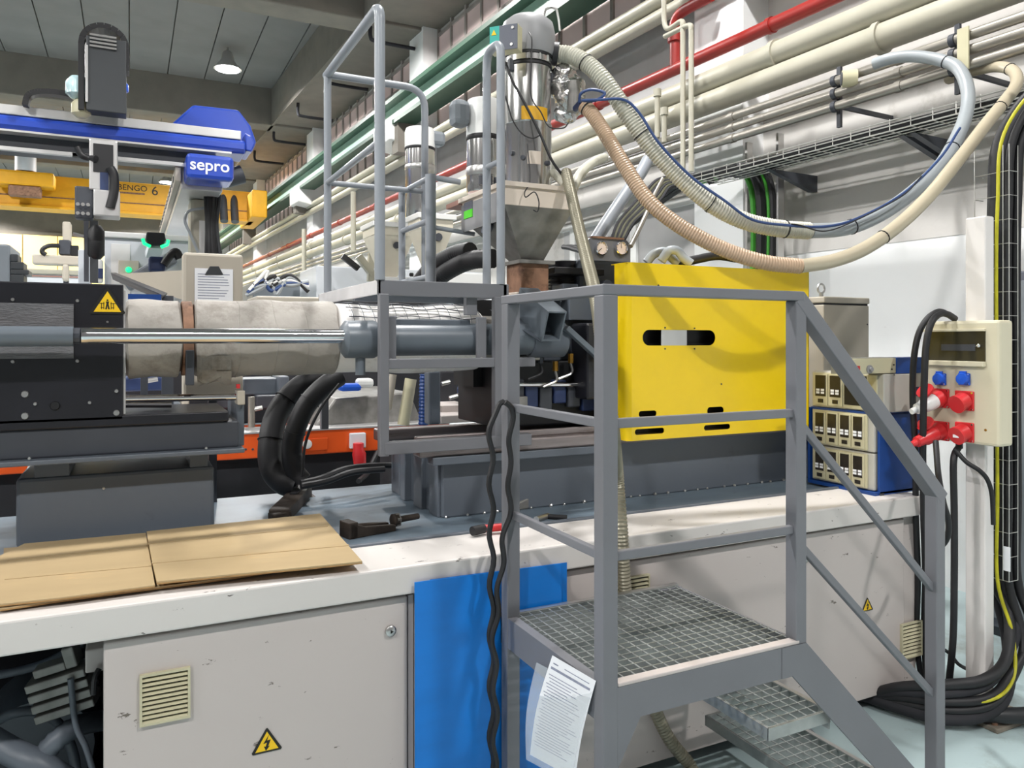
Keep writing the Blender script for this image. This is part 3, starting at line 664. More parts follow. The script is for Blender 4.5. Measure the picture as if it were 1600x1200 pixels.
# ------------------------------------------------------------------ steel step platform in front
st = thing('step_platform', 'grey steel step platform with grating, handrails and stairs', 'platform', (1.4, 1.85, 0))
AX, CX, DX = 1.04, 1.675, 2.275; NY, FY = 1.576, 2.10; PZ = .705; RZ = 1.672
pw = .043
def post(x, y, z0, z1, nm='post', w_=pw): return B(nm, 'rail_grey', (x-w_/2, y-w_/2, z0, x+w_/2, y+w_/2, z1), st, bevel=.003)
post(AX, NY, 0, RZ-.013); post(AX, FY, 0, RZ-.013); post(CX, NY, PZ-.07, RZ-.013, w_=.04); post(DX, NY, 0, 1.06, w_=.042)
def rail(p, q, w_=.045, h=.026, nm='top_rail'): return MB().bar(p, q, w_, h).build(nm, 'rail_grey', st, bevel=.003)
rail((AX-.022, NY, RZ), (CX+.01, NY, RZ)); rail((AX, NY-.022, RZ-.0005), (AX, FY+.022, RZ-.0005)); 
rail((CX-.005, NY, RZ-.002), (DX+.018, NY, 1.05), .043, .043)
for z in (1.345, 1.02):
    rail((AX, NY, z), (CX, NY, z), .018, .024, 'knee_rail'); rail((AX, NY, z), (AX, FY, z), .018, .024, 'knee_rail')
rail((CX, NY, 1.327), (DX, NY, .755), .018, .022, 'knee_rail'); rail((CX, NY, .985), (DX, NY, .423), .018, .022, 'knee_rail')
# platform frame
x0, x1 = AX-.02, CX+.012; y0, y1 = NY-.02, FY+.027
B('frame_front', 'rail_grey', (x0, y0, PZ-.085, x1, y0+.008, PZ), st); B('frame_back', 'rail_grey', (x0, y1-.008, PZ-.085, x1, y1, PZ), st)
B('frame_left', 'rail_grey', (x0, y0, PZ-.085, x0+.008, y1, PZ), st); B('frame_right', 'rail_grey', (x1-.008, y0, PZ-.085, x1, y1, PZ), st)
B('front_strip', 'cover_white', (AX+.022, y0-.001, PZ, x1-.02, y0+.028, PZ+.010), st, bevel=.003); B('left_strip', 'rail_grey', (x0, NY+.02, PZ, x0+.03, y1, PZ+.006), st)
B('back_strip', 'zinc', (x0, y1-.02, PZ, x1, y1, PZ+.006), st)
MB().prism([(AX-.02, NY-.019, PZ-.085), (AX+.09, NY-.019, PZ-.085), (AX+.022, NY-.019, PZ-.2), (AX-.02, NY-.019, PZ-.24)], (0, .006, 0)).build('gusset', 'rail_grey', st)
def grating(gx0, gx1, gy0, gy1, z, px, py, h, parent):
    n = int((gy1-gy0)/py); s = B('bearing_bar', 'zinc_dull', (gx0, gy0, z-h, gx1, gy0+.0028, z), parent)
    for k in range(1, n+1): inst(s, (0, k*(gy1-gy0-.003)/n, 0))
    n = int((gx1-gx0)/px); s = MB().cyl((gx0+.004, gy0, z-.003), (gx0+.004, gy1, z-.003), .0022, n=6).build('cross_rod', 'zinc_dull', parent)
    for k in range(1, n+1): inst(s, (k*(gx1-gx0-.008)/n, 0, 0))
mat('zinc_dull', '#a5a8a6', .4, metal=.55, var=.15, scale=20)
grating(x0+.012, x1-.012, y0+.03, y1-.02, PZ+.003, .034, .03, .028, st)
# stairs
sl = [(1.60, .704), (1.692, .704), (2.385, 0), (2.255, 0), (1.64, .62), (1.60, .62)]
for yy, nm in ((NY-.018, 'stringer'), (FY+.0, 'stringer')):
    MB().prism([(a, yy-.004, b) for a, b in sl], (0, .008, 0)).build(nm, 'rail_grey', st)
for k, (tx, tz) in enumerate(((1.58, .475), (1.79, .245))):
    f = MB().box(tx, NY+.01, tz-.035, tx+.004, FY-.01, tz).box(tx+.236, NY+.01, tz-.055, tx+.24, FY-.01, tz).box(tx, NY+.008, tz-.035, tx+.24, NY+.012, tz).box(tx, FY-.012, tz-.035, tx+.24, FY-.008, tz)
    tr_ = f.build('tread', 'zinc_dull', st); grating(tx+.006, tx+.236, NY+.014, FY-.014, tz, .034, .034, .028, tr_)
    B('tread_nose', 'zinc', (tx+.225, NY+.012, tz, tx+.24, FY-.012, tz+.004), tr_)
# paper in a clear sleeve on the left side of the platform
pp = thing('document_sleeve', 'clear plastic sleeve with printed form hanging on the step platform', 'document', (x0, 1.72, .4))
xs = x0-.004
def sheet(nm, m, uv, dx, th=.0006, curl=.0):
    tl, tr2, brr, bl = [at(u, v, X=xs+dx) for u, v in uv]; b = MB(); n = 8; R = []
    for i in range(n+1):
        f = i/n; a = tl.lerp(bl, f); c = tr2.lerp(brr, f); off = -curl*math.sin(f*math.pi)*.02-curl*f*f*.03
        R.append([a+Vector((off, 0, 0)), c+Vector((off*.6, 0, 0))])
    for i in range(n): b.add([R[i][0], R[i][1], R[i+1][1], R[i+1][0]], [(0, 1, 2, 3)]); b.add([R[i][0]+Vector((th,0,0)), R[i][1]+Vector((th,0,0)), R[i+1][1]+Vector((th,0,0)), R[i+1][0]+Vector((th,0,0))], [(3, 2, 1, 0)])
    return b.build(nm, m, pp), R
po, R = sheet('paper', 'paper', ((863, 1024), (931, 1064), (908, 1215), (843, 1175)), 0, curl=1.)
sheet('sleeve', 'plastic_clear', ((838, 1035), (925, 1080), (905, 1222), (840, 1182)), -.004, curl=1.2)
pr = MB()                                           # lines of print, following the paper
def onp(f, g):
    i = min(7, int(f*8)); t = f*8-i; a = R[i][0].lerp(R[i+1][0], t); c = R[i][1].lerp(R[i+1][1], t); return a.lerp(c, g)+Vector((-.0008, 0, 0))
for f, g0, g1, hh in [(.05, .08, .2, .012), (.05, .35, .9, .008), (.09, .06, .94, .022)]+[(.16+.028*k, .06+.03*(k % 3), .55+.38*random.random(), .007) for k in range(26)]:
    pr.add([onp(f, g0), onp(f, g1), onp(f+hh, g1), onp(f+hh, g0)], [(0, 1, 2, 3)])
pr.build('print', 'print', po)
# wavy black cables hung on the far left post
def wavy(label, pts, amp=.0075, per=.15, r=.0085):
    q = smooth_pts(pts, 14); out = []; L = 0
    for i, p in enumerate(q):
        if i: L += (q[i]-q[i-1]).length
        out.append(p+Vector((amp*math.sin(L/per*2*math.pi), 0, 0)))
    return tag(MB().path(out, r, 8).build('hanging_cable', 'rubber', smooth=True), label, 'cable', 'black cables on the platform post')
fy = FY-.032
wavy('black wavy cable looped over the knee rail and hanging left of the post', [at(788, 627, Y=fy), at(776, 634, Y=fy), at(769, 660, Y=fy), at(767, 700, Y=fy), at(768, 850, Y=fy), at(768, 1000, Y=fy), at(768, 1100, Y=fy), at(768, 1230, Y=fy)])
wavy('black wavy cable hanging in front of the far post', [at(789, 628, Y=fy-.012), at(797, 640, Y=fy-.012), at(800, 670, Y=fy-.012), at(795, 720, Y=fy-.012), at(797, 780, Y=fy-.012), at(787, 850, Y=fy-.012), at(780, 920, Y=fy-.012), at(772, 1000, Y=fy-.012), at(774, 1100, Y=fy-.012), at(772, 1230, Y=fy-.012)])
# ------------------------------------------------------------------ upper platform with tube handrails
up = thing('ladder_platform', 'small grey raised platform with tube handrails beside the hopper', 'platform', (1.05, 3.1, 1.15))
ux0, ux1, uy0, uy1 = .79, 1.30, 2.66, 3.62; uz = 1.764
B('side_beam', 'rail_grey', (ux0, uy0, uz-.055, ux1+.01, uy0+.012, uz), up, bevel=.002); B('side_beam', 'rail_grey', (ux0, uy1-.012, uz-.055, ux1, uy1, uz), up, bevel=.002)
B('end_beam', 'zinc_painted_glare', (ux0, uy0, uz-.05, ux0+.012, uy1, uz), up, bevel=.002); B('end_beam', 'rail_grey', (ux1-.012, uy0, uz-.05, ux1, uy1, uz), up)
dk = B('grating_bar', 'zinc_dull', (ux0+.012, uy0+.02, uz-.03, ux1-.012, uy0+.023, uz-.004), up)
for k in range(1, 24): inst(dk, (0, .04*k, 0))
B('deck_rib', 'machine_grey', (ux0+.01, 3.0, uz-.06, ux1-.01, 3.04, uz-.03), up)
def leg(x, y, z0, z1, s=.034): return B('leg', 'rail_grey', (x-s/2, y-s/2, z0, x+s/2, y+s/2, z1), up, bevel=.003)
leg(ux0+.02, uy0+.0, 1.135, uz-.05); leg(ux1-.04, uy0, 1.135, uz-.05); leg(ux0+.02, uy1-.03, 1.135, uz-.05)
B('lower_beam', 'rail_grey', (ux0+.02, uy0-.02, 1.14, 1.40, uy0+.02, 1.185), up, bevel=.003)
z = at(650, 568, Y=uy0).z; B('cross_beam', 'rail_grey', (ux0+.02, uy0-.012, z-.018, 1.42, uy0+.02, z+.018), up, bevel=.003)
a = at(740, 500, Y=2.70); B('stay', 'rail_grey', (at(727, 470, Y=2.7).x, 2.69, 1.645, at(744, 470, Y=2.7).x, 2.72, uz-.05), up, bevel=.002)
R1 = .019; ty = 3.48; tz = 2.75
def tub(pts, r=R1, nm='handrail', sub=1):
    return MB().path(smooth_pts(pts, sub) if sub > 1 else pts, r, 12).build(nm, 'tube_grey', up, smooth=True)
def bend(a, b, c, r=.08, n=6):                      # rounded corner points
    a, b, c = Vector(a), Vector(b), Vector(c); p = b+(a-b).normalized()*r; q = b+(c-b).normalized()*r
    return [(1-t)**2*p+2*t*(1-t)*b+t*t*q for t in [k/n for k in range(n+1)]]
fl = (ux0+.01, uy0+.01); bk = (ux0+.01, ty)
tub([(fl[0], fl[1], uz)]+bend((fl[0], fl[1], uz), (fl[0], fl[1], tz-.005), (bk[0], bk[1], tz), .05)+[(bk[0], bk[1]+.02, tz)])
tub([(bk[0], bk[1], uz), (bk[0], bk[1], tz)], .017, 'handrail_post')
tub([(bk[0], bk[1], tz)]+bend((bk[0], bk[1], tz), (1.265, ty, tz), (1.265, ty, uz), .1)+[(1.265, ty, uz)], .017)
mz = 2.26
tub([(fl[0], fl[1], mz), (bk[0], bk[1], mz)], .013, 'knee_tube'); tub([(bk[0], bk[1], mz), (1.265, ty, mz)], .013, 'knee_tube')
rx = ux1-.02                                        # narrow loop beside the hopper
tub([(rx, uy0+.01, uz)]+bend((rx, uy0+.01, uz), (rx, uy0+.01, 2.70), (rx, uy0+.14, 2.70), .055)+bend((rx, uy0+.01, 2.7), (rx, uy0+.14, 2.7), (rx, uy0+.14, uz), .055)+[(rx, uy0+.14, uz)], .017)
tub([(rx, uy0+.01, 2.24), (rx, uy0+.14, 2.24)], .012, 'knee_tube')
tub([(1.19, 3.2, uz), (1.19, 3.2, 2.28)], .024, 'handrail_post'); tub([(1.19, 3.6, uz), (1.19, 3.6, 2.3)], .017, 'handrail_post')
for z in (2.27, 2.08, 1.83): tub([(1.19, 3.2, z), (1.19, 3.6, z)], .013, 'knee_tube')
tub([(1.19, 3.2, 2.27), (1.33, 3.2, 2.26)], .013, 'knee_tube'); tub([(1.19, 3.2, 2.05), (1.4, 3.2, 2.03)], .01, 'knee_tube')
# ------------------------------------------------------------------ carriage under the hopper
ca = thing('injection_carriage', 'dark carriage block with bracket tube and fittings under the hopper', 'carriage', (1.6, 3, 1.19))
B('block', 'black', (1.34, 2.84, 1.19, 1.86, 3.25, 1.46), ca, bevel=.006)
B('upper_block', 'machine_grey', (1.58, 2.90, 1.46, 1.86, 3.25, 1.72), ca, bevel=.005)
B('rear_plate', 'black', (1.30, 2.98, 1.35, 1.62, 3.2, 1.72), ca)
a = at(888, 500, Y=2.84); b = at(925, 465, Y=2.84); B('grey_plate', 'machine_grey', (a.x, 2.83, a.z, b.x, 2.9, b.z), ca, bevel=.003)
B('end_bearing', 'black_plate', (1.7, 2.72, 1.30, 1.83, 2.85, 1.62), ca, bevel=.01)
a = at(905, 458, Y=2.98); b = at(978, 408, Y=2.98); B('rear_housing', 'machine_grey', (a.x, 2.98, a.z-.05, b.x+.05, 3.3, b.z), ca, bevel=.02)
a = at(944, 448, Y=2.96); MB().cyl(a, a+Vector((.0, -.03, 0)), .03, n=16).build('bearing_cap', 'machine_dark', ca, smooth=True)
# square bracket tube pointing at the viewer
c = at(866, 510, Y=2.60); w_, h_ = .042, .062; t_ = .006
f = MB(Matrix.Translation(c) @ Matrix.Rotation(math.radians(24), 4, 'X') @ Matrix.Translation(-c))
yb0, yb1 = 2.60, 2.86
f.box(c.x-w_, yb0, c.z-h_, c.x+w_, yb1, c.z-h_+t_).box(c.x-w_, yb0, c.z+h_-t_, c.x+w_, yb1, c.z+h_).box(c.x-w_, yb0, c.z-h_+t_, c.x-w_+t_, yb1, c.z+h_-t_).box(c.x+w_-t_, yb0, c.z-h_+t_, c.x+w_, yb1, c.z+h_-t_)
f.build('bracket_tube', 'cyl_green_grey', ca)
MB().prism([(c.x-w_, yb0+.02, c.z-h_), (c.x-w_, yb1, c.z+h_), (c.x-w_-.11, yb1, c.z+h_+.01)], (0, .012, 0)).build('gusset', 'machine_grey', ca)
MB().bar(at(884, 512, Y=2.68), at(940, 563, Y=2.68), .03, .022).build('diagonal_brace', 'cyl_green_grey', ca, bevel=.002)
for u, v, m in ((868, 572, 'brass'), (892, 560, 'brass'), (845, 560, 'machine_dark')):
    p = at(u, v, Y=2.78); MB().cyl(p+Vector((0, 0, -.02)), p+Vector((0, 0, .02)), .012, n=6).build('fitting', m, ca)
    MB().tube([p+Vector((0, 0, -.02)), p+Vector((0, -.005, -.06)), p+Vector((-.06, .0, -.085))], .006, 8).build('grease_line', 'zinc' if m == 'brass' else 'rubber', ca, smooth=True)
MB().cyl(at(800, 601, Y=2.8), at(922, 601, Y=2.8), .011, n=14).build('guide_rod', 'chrome', ca, smooth=True)
MB().cyl(at(798, 560, Y=2.78), at(842, 560, Y=2.78), .009, n=12).build('pipe', 'steel_pipe', ca, smooth=True)
for k in range(6):
    p = at(805+k*22, 615+6*(k % 3), Y=2.835); B('valve', 'blue_dark' if k % 2 else 'machine_dark', (p.x-.03, 2.81, p.z-.04, p.x+.03, 2.86, p.z+.06), ca, bevel=.006)
B('cable_box', 'hopper_grey', (at(797, 635, Y=2.79).x, 2.78, at(797, 640, Y=2.79).z, at(823, 635, Y=2.79).x, 2.84, at(797, 620, Y=2.79).z), ca, bevel=.003)
mo = thing('drive_motor', 'black ribbed drive motor behind the corrugated hose', 'motor', (1.75, 3.05, 1.7))
MB().lathe([(.02, 0), (.085, .003), (.085, .07), (.078, .075), (.078, .19), (.088, .2), (.088, .25), (.03, .26)], (1.82, 3.1, 1.66), 24).build('housing', 'black_plate', mo, smooth=True)
B('terminal_box', 'machine_grey', (1.72, 2.95, 1.66, 1.80, 3.05, 1.80), mo, bevel=.004)
B('top_plate', 'rubber', (1.66, 2.92, 1.84, 1.92, 3.2, 1.87), mo, bevel=.004)
fr = MB().lathe([(.09, 0), (.09, .006)], (1.82, 3.1, 1.74), 24).build('fin', 'black', mo)
for k in range(1, 7): inst(fr, (0, 0, .015*k))
# gauges
gp = thing('gauge_panel', 'grey gauge panel with two round dials above the yellow guard', 'gauge panel', at(950, 400, Y=2.85))
a = at(916, 406, Y=2.85); b = at(985, 376, Y=2.85)
MB().prism([(a.x, 2.85, a.z), (b.x, 2.85, a.z), (b.x, 2.85, b.z-.02), (b.x-.02, 2.85, b.z), (a.x+.02, 2.85, b.z), (a.x, 2.85, b.z-.02)], (0, .02, 0)).build('plate', 'rail_grey', gp)
B('upper_ledge', 'rust', (a.x+.03, 2.84, b.z, b.x-.04, 2.88, b.z+.008), gp)
for u in (937.5, 968.5):
    p = at(u, 388.5, Y=2.849); g = MB().lathe([(.029, 0), (.031, -.004), (.031, -.016), (.027, -.018), (.027, -.012)], p, 28, axis='y').build('gauge', 'chrome', gp, smooth=True)
    MB().lathe([(.0265, -.010), (.0265, -.0125), (.001, -.0125)], p, 28, axis='y').build('dial', 'gauge_face', g)
    an = math.radians(-140 if u < 950 else 95); q = p+Vector((0, -.0135, 0)); MB().bar(q, q+Vector((.02*math.cos(an), 0, .02*math.sin(an))), .001, .003, up=(0, 0, 1)).build('needle', 'sign_black', g)
    tk = MB()
    for k in range(11):
        A = math.radians(225-27*k); e = Vector((math.cos(A), 0, math.sin(A))); tk.bar(q+e*.021, q+e*.025, .0008, .0012, up=(0, 1, 0))
    tk.build('tick_mark', 'sign_black', g)
# ------------------------------------------------------------------ hopper
hx0, hx1, hy0, hy1 = 1.347, 1.665, 2.775, 3.215; hz0, hz1 = 2.094, 2.185; hc = ((hx0+hx1)/2, (hy0+hy1)/2)
hp = thing('material_hopper', 'grey metal material hopper with square tray and rusty throat', 'hopper', (hc[0], hc[1], 1.70))
B('box', 'tray_cream', (hx0, hy0, hz0, hx1, hy1, hz1-.012), hp, bevel=.003)
B('tray_rim', 'tray_cream', (hx0-.012, hy0-.012, hz1-.016, hx1+.012, hy1+.02, hz1+.004), hp, bevel=.002)
B('slide_tray', 'tray_brown', (hx0-.01, hy1+.02, hz1-.02, hx1-.05, hy1+.17, hz1+.002), hp)
B('side_panel', 'dome_grey', (hx0-.004, hy0+.02, hz0-.06, hx0, hy1, hz1-.03), hp)
tb = (1.50, 2.92, 1.60, 3.02)
MB().frustum((tb[0], tb[1], tb[2], tb[3]), 1.885, (hx0, hy0, hx1, hy1), hz0).build('cone', 'hopper_grey', hp)
B('throat', 'rust', (1.485, 2.90, 1.745, 1.62, 3.04, 1.89), hp, bevel=.004)
B('throat_flange', 'tray_cream', (1.44, 2.85, 1.725, 1.68, 3.08, 1.75), hp, bevel=.004)
B('throat_ring', 'hopper_grey', (1.47, 2.88, 1.875, 1.64, 3.05, 1.89), hp)
a = at(727, 355, X=hx0-.006); q1 = at(725, 343, X=hx0-.006); q2 = at(738, 321, X=hx0-.006)
lb = MB().box(hx0-.007, q2.y, q1.z, hx0-.004, q1.y, q1.z+.035).build('label', 'label_green', hp)
MB().box(hx0-.007, q2.y, q1.z+.035, hx0-.004, q1.y, q1.z+.072).build('label', 'panel_slate', hp)
MB().cyl((hx0+.03, 2.98, 2.02), (hx0+.005, 2.98, 2.03), .028, n=18).build('sight_port', 'panel_slate', hp, smooth=True)
# loader on the hopper
lx, ly = 1.545, 2.95
ld = thing('vacuum_loader', 'shiny steel vacuum loader cylinder with grey dome on the hopper', 'loader', (lx, ly, hz1))
MB().lathe([(.098, hz1), (.102, hz1+.004), (.102, 2.47), (.104, 2.475), (.1, 2.48), (.1, 2.715)], (lx, ly, 0), 40).build('lower_drum', 'stainless', ld, smooth=True)
MB().lathe([(.100, 2.715), (.104, 2.718), (.104, 2.728), (.100, 2.73)], (lx, ly, 0), 40).build('seal', 'rubber', ld, smooth=True)
MB().lathe([(.1, 2.73), (.107, 2.733), (.107, 2.757), (.1, 2.76)], (lx, ly, 0), 40).build('clamp_ring', 'stainless', ld, smooth=True)
MB().lathe([(.100, 2.757), (.109, 2.76), (.109, 2.77), (.100, 2.772)], (lx, ly, 0), 40).build('seal', 'rubber', ld, smooth=True)
MB().lathe([(.112, 2.77), (.119, 2.785), (.118, 2.87), (.108, 2.915), (.08, 2.938), (.001, 2.946)], (lx, ly, 0), 40).build('dome', 'dome_grey', ld, smooth=True)
MB().cyl((lx+.02, ly, 2.94), (lx+.02, ly, 2.965), .018, n=14).build('cap_knob', 'machine_dark', ld, smooth=True)
for sx, z in ((1, 2.66), (-1, 2.69)): B('latch', 'machine_dark', (lx+sx*.1-.01, ly-.045, z, lx+sx*.1+.012, ly-.02, z+.05), ld, bevel=.003)
def drum_label(a0, a1, z0, z1, m, nm, r=.1025):
    b = MB(); n = 8
    for i in range(n):
        A, Bq = a0+(a1-a0)*i/n, a0+(a1-a0)*(i+1)/n
        pts = [Vector((lx+r*math.cos(t), ly+r*math.sin(t), z)) for t, z in ((A, z0), (Bq, z0), (Bq, z1), (A, z1))]
        b.add(pts, [(0, 1, 2, 3)])
    return b.build(nm, m, ld)
va = math.atan2(-ly, -lx)
drum_label(va-.28, va+.95, 2.452, 2.535, 'label_amber', 'label', .1012)
drum_label(va-.02, va+.55, 2.29, 2.345, 'tray_cream', 'label', .1035)
for dv, z in ((-.2, 2.315), (.9, 2.30), (-.7, 2.34)): bolt(ld, (lx+.102*math.cos(va+dv), ly+.102*math.sin(va+dv), z), (math.cos(va+dv), math.sin(va+dv), 0), .012, .012, 'machine_dark', 'knob')
b = MB()
for a in (va-.45, va+.05, va+.5, va+.9): b.box(lx+.101*math.cos(a)-.003, ly+.101*math.sin(a)-.003, 2.735, lx+.112*math.cos(a)+.003, ly+.112*math.sin(a)+.003, 2.76)
b.build('clip', 'zinc', ld)
MB().path([at(u, v, d=3.45) for u, v in ((850, 45), (850, 22), (853, 14), (862, 11), (870, 15), (873, 30), (875, 48))], .006, 8).build('lifting_loop', 'zinc', ld, smooth=True)
# control box on the loader
p = at(787, 59, d=3.12); Mx = Matrix.Translation(p) @ Matrix.Rotation(math.radians(-5), 4, 'Z')
ax = (at(812, 59, d=3.12)-at(764, 62, d=3.165)); ax.z = 0; ax.normalize()
Mc = frame(p, ax, (0, 0, 1))
cb = MB(Mc).box(-.062, -.052, -.055, .062, .052, 0).build('control_box', 'cream', ld, bevel=.004)
MB(Mc).box(-.06, -.05, 0, -.018, .05, .003).build('teal_panel', 'teal', cb); MB(Mc).box(-.018, -.05, 0, .06, .05, .003).build('slate_panel', 'panel_slate', cb)
MB(Mc).prism([(-.052, .014, .003), (-.03, .014, .003), (-.041, .036, .003)], (0, 0, .002)).build('warning_mark', 'sign_yellow', cb)
for q in ((.04, .035), (.035, -.032), (-.05, -.04)): MB(Mc).cyl((q[0], q[1], .002), (q[0], q[1], .007), .006, n=10).build('screw', 'zinc', cb, smooth=True)
# foil wrapped inlet on the far right of the loader
fo = thing('foil_wrapped_duct', 'crumpled aluminium foil wrapped duct right of the loader', 'duct', at(885, 180, d=3.35))
b = MB().path(smooth_pts([at(872, 108, d=3.36), at(880, 122, d=3.36), at(888, 145, d=3.36), at(888, 170, d=3.36), at(878, 186, d=3.36)], 8), lambda f: .04+.03*math.sin(f*math.pi), 20); b.wave(.022, 24, 5); b.build('foil', 'foil', fo, smooth=True)
MB().cyl(at(896, 128, d=3.3), at(896, 175, d=3.3), .028, n=16).build('inlet_tube', 'hopper_grey', fo, smooth=True)
MB().cyl(at(899, 170, d=3.28), at(908, 160, d=3.22), .014, n=14).build('nozzle', 'blue_dark', fo, smooth=True)
# ------------------------------------------------------------------ hoses
def hose(label, name, m, pts, r, pitch=.0, amp=.06, cat='hose', n=12, group=None):
    P = [p if isinstance(p, Vector) else at(p[0], p[1], d=p[2]) for p in pts]
    b = MB().hose(P, r, pitch, amp, n) if pitch else MB().tube(P, r, n, 10)
    t = b.build(name, m, smooth=True); return tag(t, label, cat, group), P
def ties(t, P, idx, r):
    q = smooth_pts(P, 10)
    for i in idx:
        k = min(len(q)-2, int(i*(len(q)-1))); d = (q[k+1]-q[k]).normalized()
        MB().cyl(q[k]-d*.002, q[k]+d*.002, r*1.09, n=14).build('cable_tie', 'rubber', t, smooth=True)
G1 = [(868, 84, 3.33), (890, 86, 3.3), (915, 98, 3.26), (945, 127, 3.22), (985, 185, 3.2), (1020, 232, 3.2), (1060, 275, 3.2), (1110, 318, 3.2), (1160, 344, 3.22), (1210, 356, 3.25), (1265, 361, 3.3)]
G2 = [(1265, 361, 3.3), (1320, 357, 3.38), (1370, 338, 3.47), (1420, 305, 3.56), (1470, 258, 3.66), (1500, 205, 3.78), (1512, 165, 3.88), (1510, 132, 3.96), (1495, 105, 4.05), (1465, 93, 4.15), (1425, 88, 4.25), (1390, 92, 4.33), (1366, 100, 4.4)]
t, P = hose('ribbed whitish hose swooping from the loader dome', 'conveying_hose', 'hose_white', G1, .036, .0125, .05); ties(t, P, (.2, .45, .7, .93), .036)
MB().cyl(at(864, 84, d=3.33), at(872, 85, d=3.33), .05, n=20).build('collar', 'rubber', t, smooth=True)
t, P = hose('smooth grey hose rising to the wall rack', 'conveying_hose', 'hose_grey', G2, .033); ties(t, P, (.1, .38, .72), .033)
B1 = [(912, 165, 3.22), (925, 178, 3.2), (945, 208, 3.16), (975, 258, 3.1), (1010, 310, 3.05), (1050, 345, 3.02), (1100, 375, 3.0), (1150, 397, 3.0), (1200, 411, 3.0), (1250, 416, 3.02)]
B2 = [(1250, 416, 3.02), (1300, 408, 3.06), (1350, 389, 3.1), (1400, 355, 3.16), (1450, 308, 3.24), (1500, 247, 3.34), (1540, 195, 3.46), (1570, 158, 3.58), (1588, 132, 3.7), (1584, 112, 3.82), (1560, 104, 3.95), (1530, 109, 4.1), (1500, 118, 4.2), (1482, 124, 4.3)]
t, P = hose('brownish ribbed hose hanging from the foil duct', 'conveying_hose', 'hose_brown', B1, .030, .011, .04); ties(t, P, (.05,), .03)
t, P = hose('cream hose sweeping up to the wall at far right', 'conveying_hose', 'hose_cream', B2, .028, .011, .015); ties(t, P, (.2, .52, .72), .028)
hose('blue cable strapped along the whitish hose', 'air_line', 'cable_blue', [(905, 160, 3.2), (908, 146, 3.18), (925, 140, 3.17), (945, 146, 3.16), (930, 157, 3.16), (910, 157, 3.17), (935, 156, 3.15), (975, 156, 3.16), (1000, 178, 3.16), (1030, 224, 3.15), (1080, 276, 3.15), (1130, 312, 3.15), (1175, 343, 3.17), (1230, 352, 3.2), (1290, 354, 3.24), (1340, 341, 3.33), (1410, 303, 3.45), (1468, 248, 3.58), (1500, 200, 3.7)], .006, cat='cable', n=8)
hose('thin black line hanging below the grey hose', 'air_line', 'rubber', [(1236, 350, 3.2), (1250, 352, 3.2), (1290, 361, 3.22), (1340, 343, 3.3), (1410, 306, 3.42), (1440, 275, 3.5)], .003, cat='cable', n=6)
# corrugated metal hose running down behind the near post to the floor
hose('dull corrugated metal hose running down behind the near post', 'suction_hose', 'hose_steel', [(884, 268, 3.2), (893, 305, 3.1), (903, 350, 2.95), (918, 410, 2.75), (932, 470, 2.55), (944, 560, 2.35), (955, 660, 2.26), at(964, 740, Y=2.2), at(971, 830, Y=2.158), at(978, 930, Y=2.158), at(996, 1030, Y=2.158), at(1022, 1105, Y=2.155), at(1046, 1155, Y=2.15), at(1078, 1195, Y=2.13), Vector((1.75, 2.05, .03)), Vector((1.95, 1.9, .026))], .022, .012, .07)
hose('short white ribbed hose beside the hopper tray', 'vent_hose', 'hose_white', [(892, 320, 3.28), (895, 295, 3.35), (910, 268, 3.5), (930, 252, 3.7), (945, 246, 3.8)], .022, .014, .06)
hose('pale stub hose at the right of the loader foot', 'vent_hose', 'hose_white', [(862, 268, 3.3), (872, 278, 3.28), (882, 288, 3.25)], .016, .012, .07)
# cables on the loader
for lb, pts, r in (('black cable from the control box down over the amber label', [(790, 98, 3.18), (800, 125, 3.17), (818, 158, 3.17), (842, 205, 3.17), (862, 250, 3.17), (882, 278, 3.2)], .006),
        ('thin cable falling from the dome past the label', [(826, 50, 3.2), (831, 62, 3.18), (830, 100, 3.17), (830, 150, 3.17), (845, 175, 3.17), (858, 198, 3.17), (880, 200, 3.18), (888, 192, 3.2)], .003),
        ('thin cable drooping across the steel drum', [(790, 150, 3.17), (800, 185, 3.17), (815, 208, 3.17), (832, 216, 3.17), (846, 210, 3.17)], .003),
        ('tangled black cable hanging over the cream tray', [(824, 225, 3.17), (828, 280, 3.14), (820, 300, 3.1), (822, 308, 3.08), (835, 300, 3.06), (842, 315, 3.05), (840, 330, 3.05), (833, 328, 3.05)], .0025)):
    hose(lb, 'loader_cable', 'rubber', pts, r, cat='cable', n=6, group='cables on the loader')
# bundle of conduits and cables behind the gauges
hose('thick pale conduit rising from behind the gauges', 'conduit', 'tube_grey', [(930, 376, 3.5), (945, 352, 3.55), (965, 322, 3.62), (980, 300, 3.7), (1000, 272, 3.8), (1012, 250, 3.9)], .030)
hose('thin steel braided hose right of the gauges', 'braided_hose', 'steel_pipe', [(985, 385, 3.4), (1000, 355, 3.5), (1014, 325, 3.6), (1022, 305, 3.7), (1035, 280, 3.8)], .011, .012, .06)
for k in range(7):
    hose(['leftmost', 'second', 'third', 'middle', 'fifth', 'sixth', 'rightmost'][k]+' olive cable in the bundle rising from the gauges', 'bundle_cable', 'olive_cable' if k % 2 else 'cavity', [(955+k*3, 378, 3.5), (965+k*4, 350, 3.55), (985+k*4, 325+k, 3.6), (1008+k*4, 300+k*2, 3.7), (1030+k*3, 280+k*2, 3.8), (1062+k*2, 277+k*3, 3.95), (1090, 290+k*3, 4.1), (1105, 330, 4.2)], .009, cat='cable', n=8, group='olive cables behind the gauges')
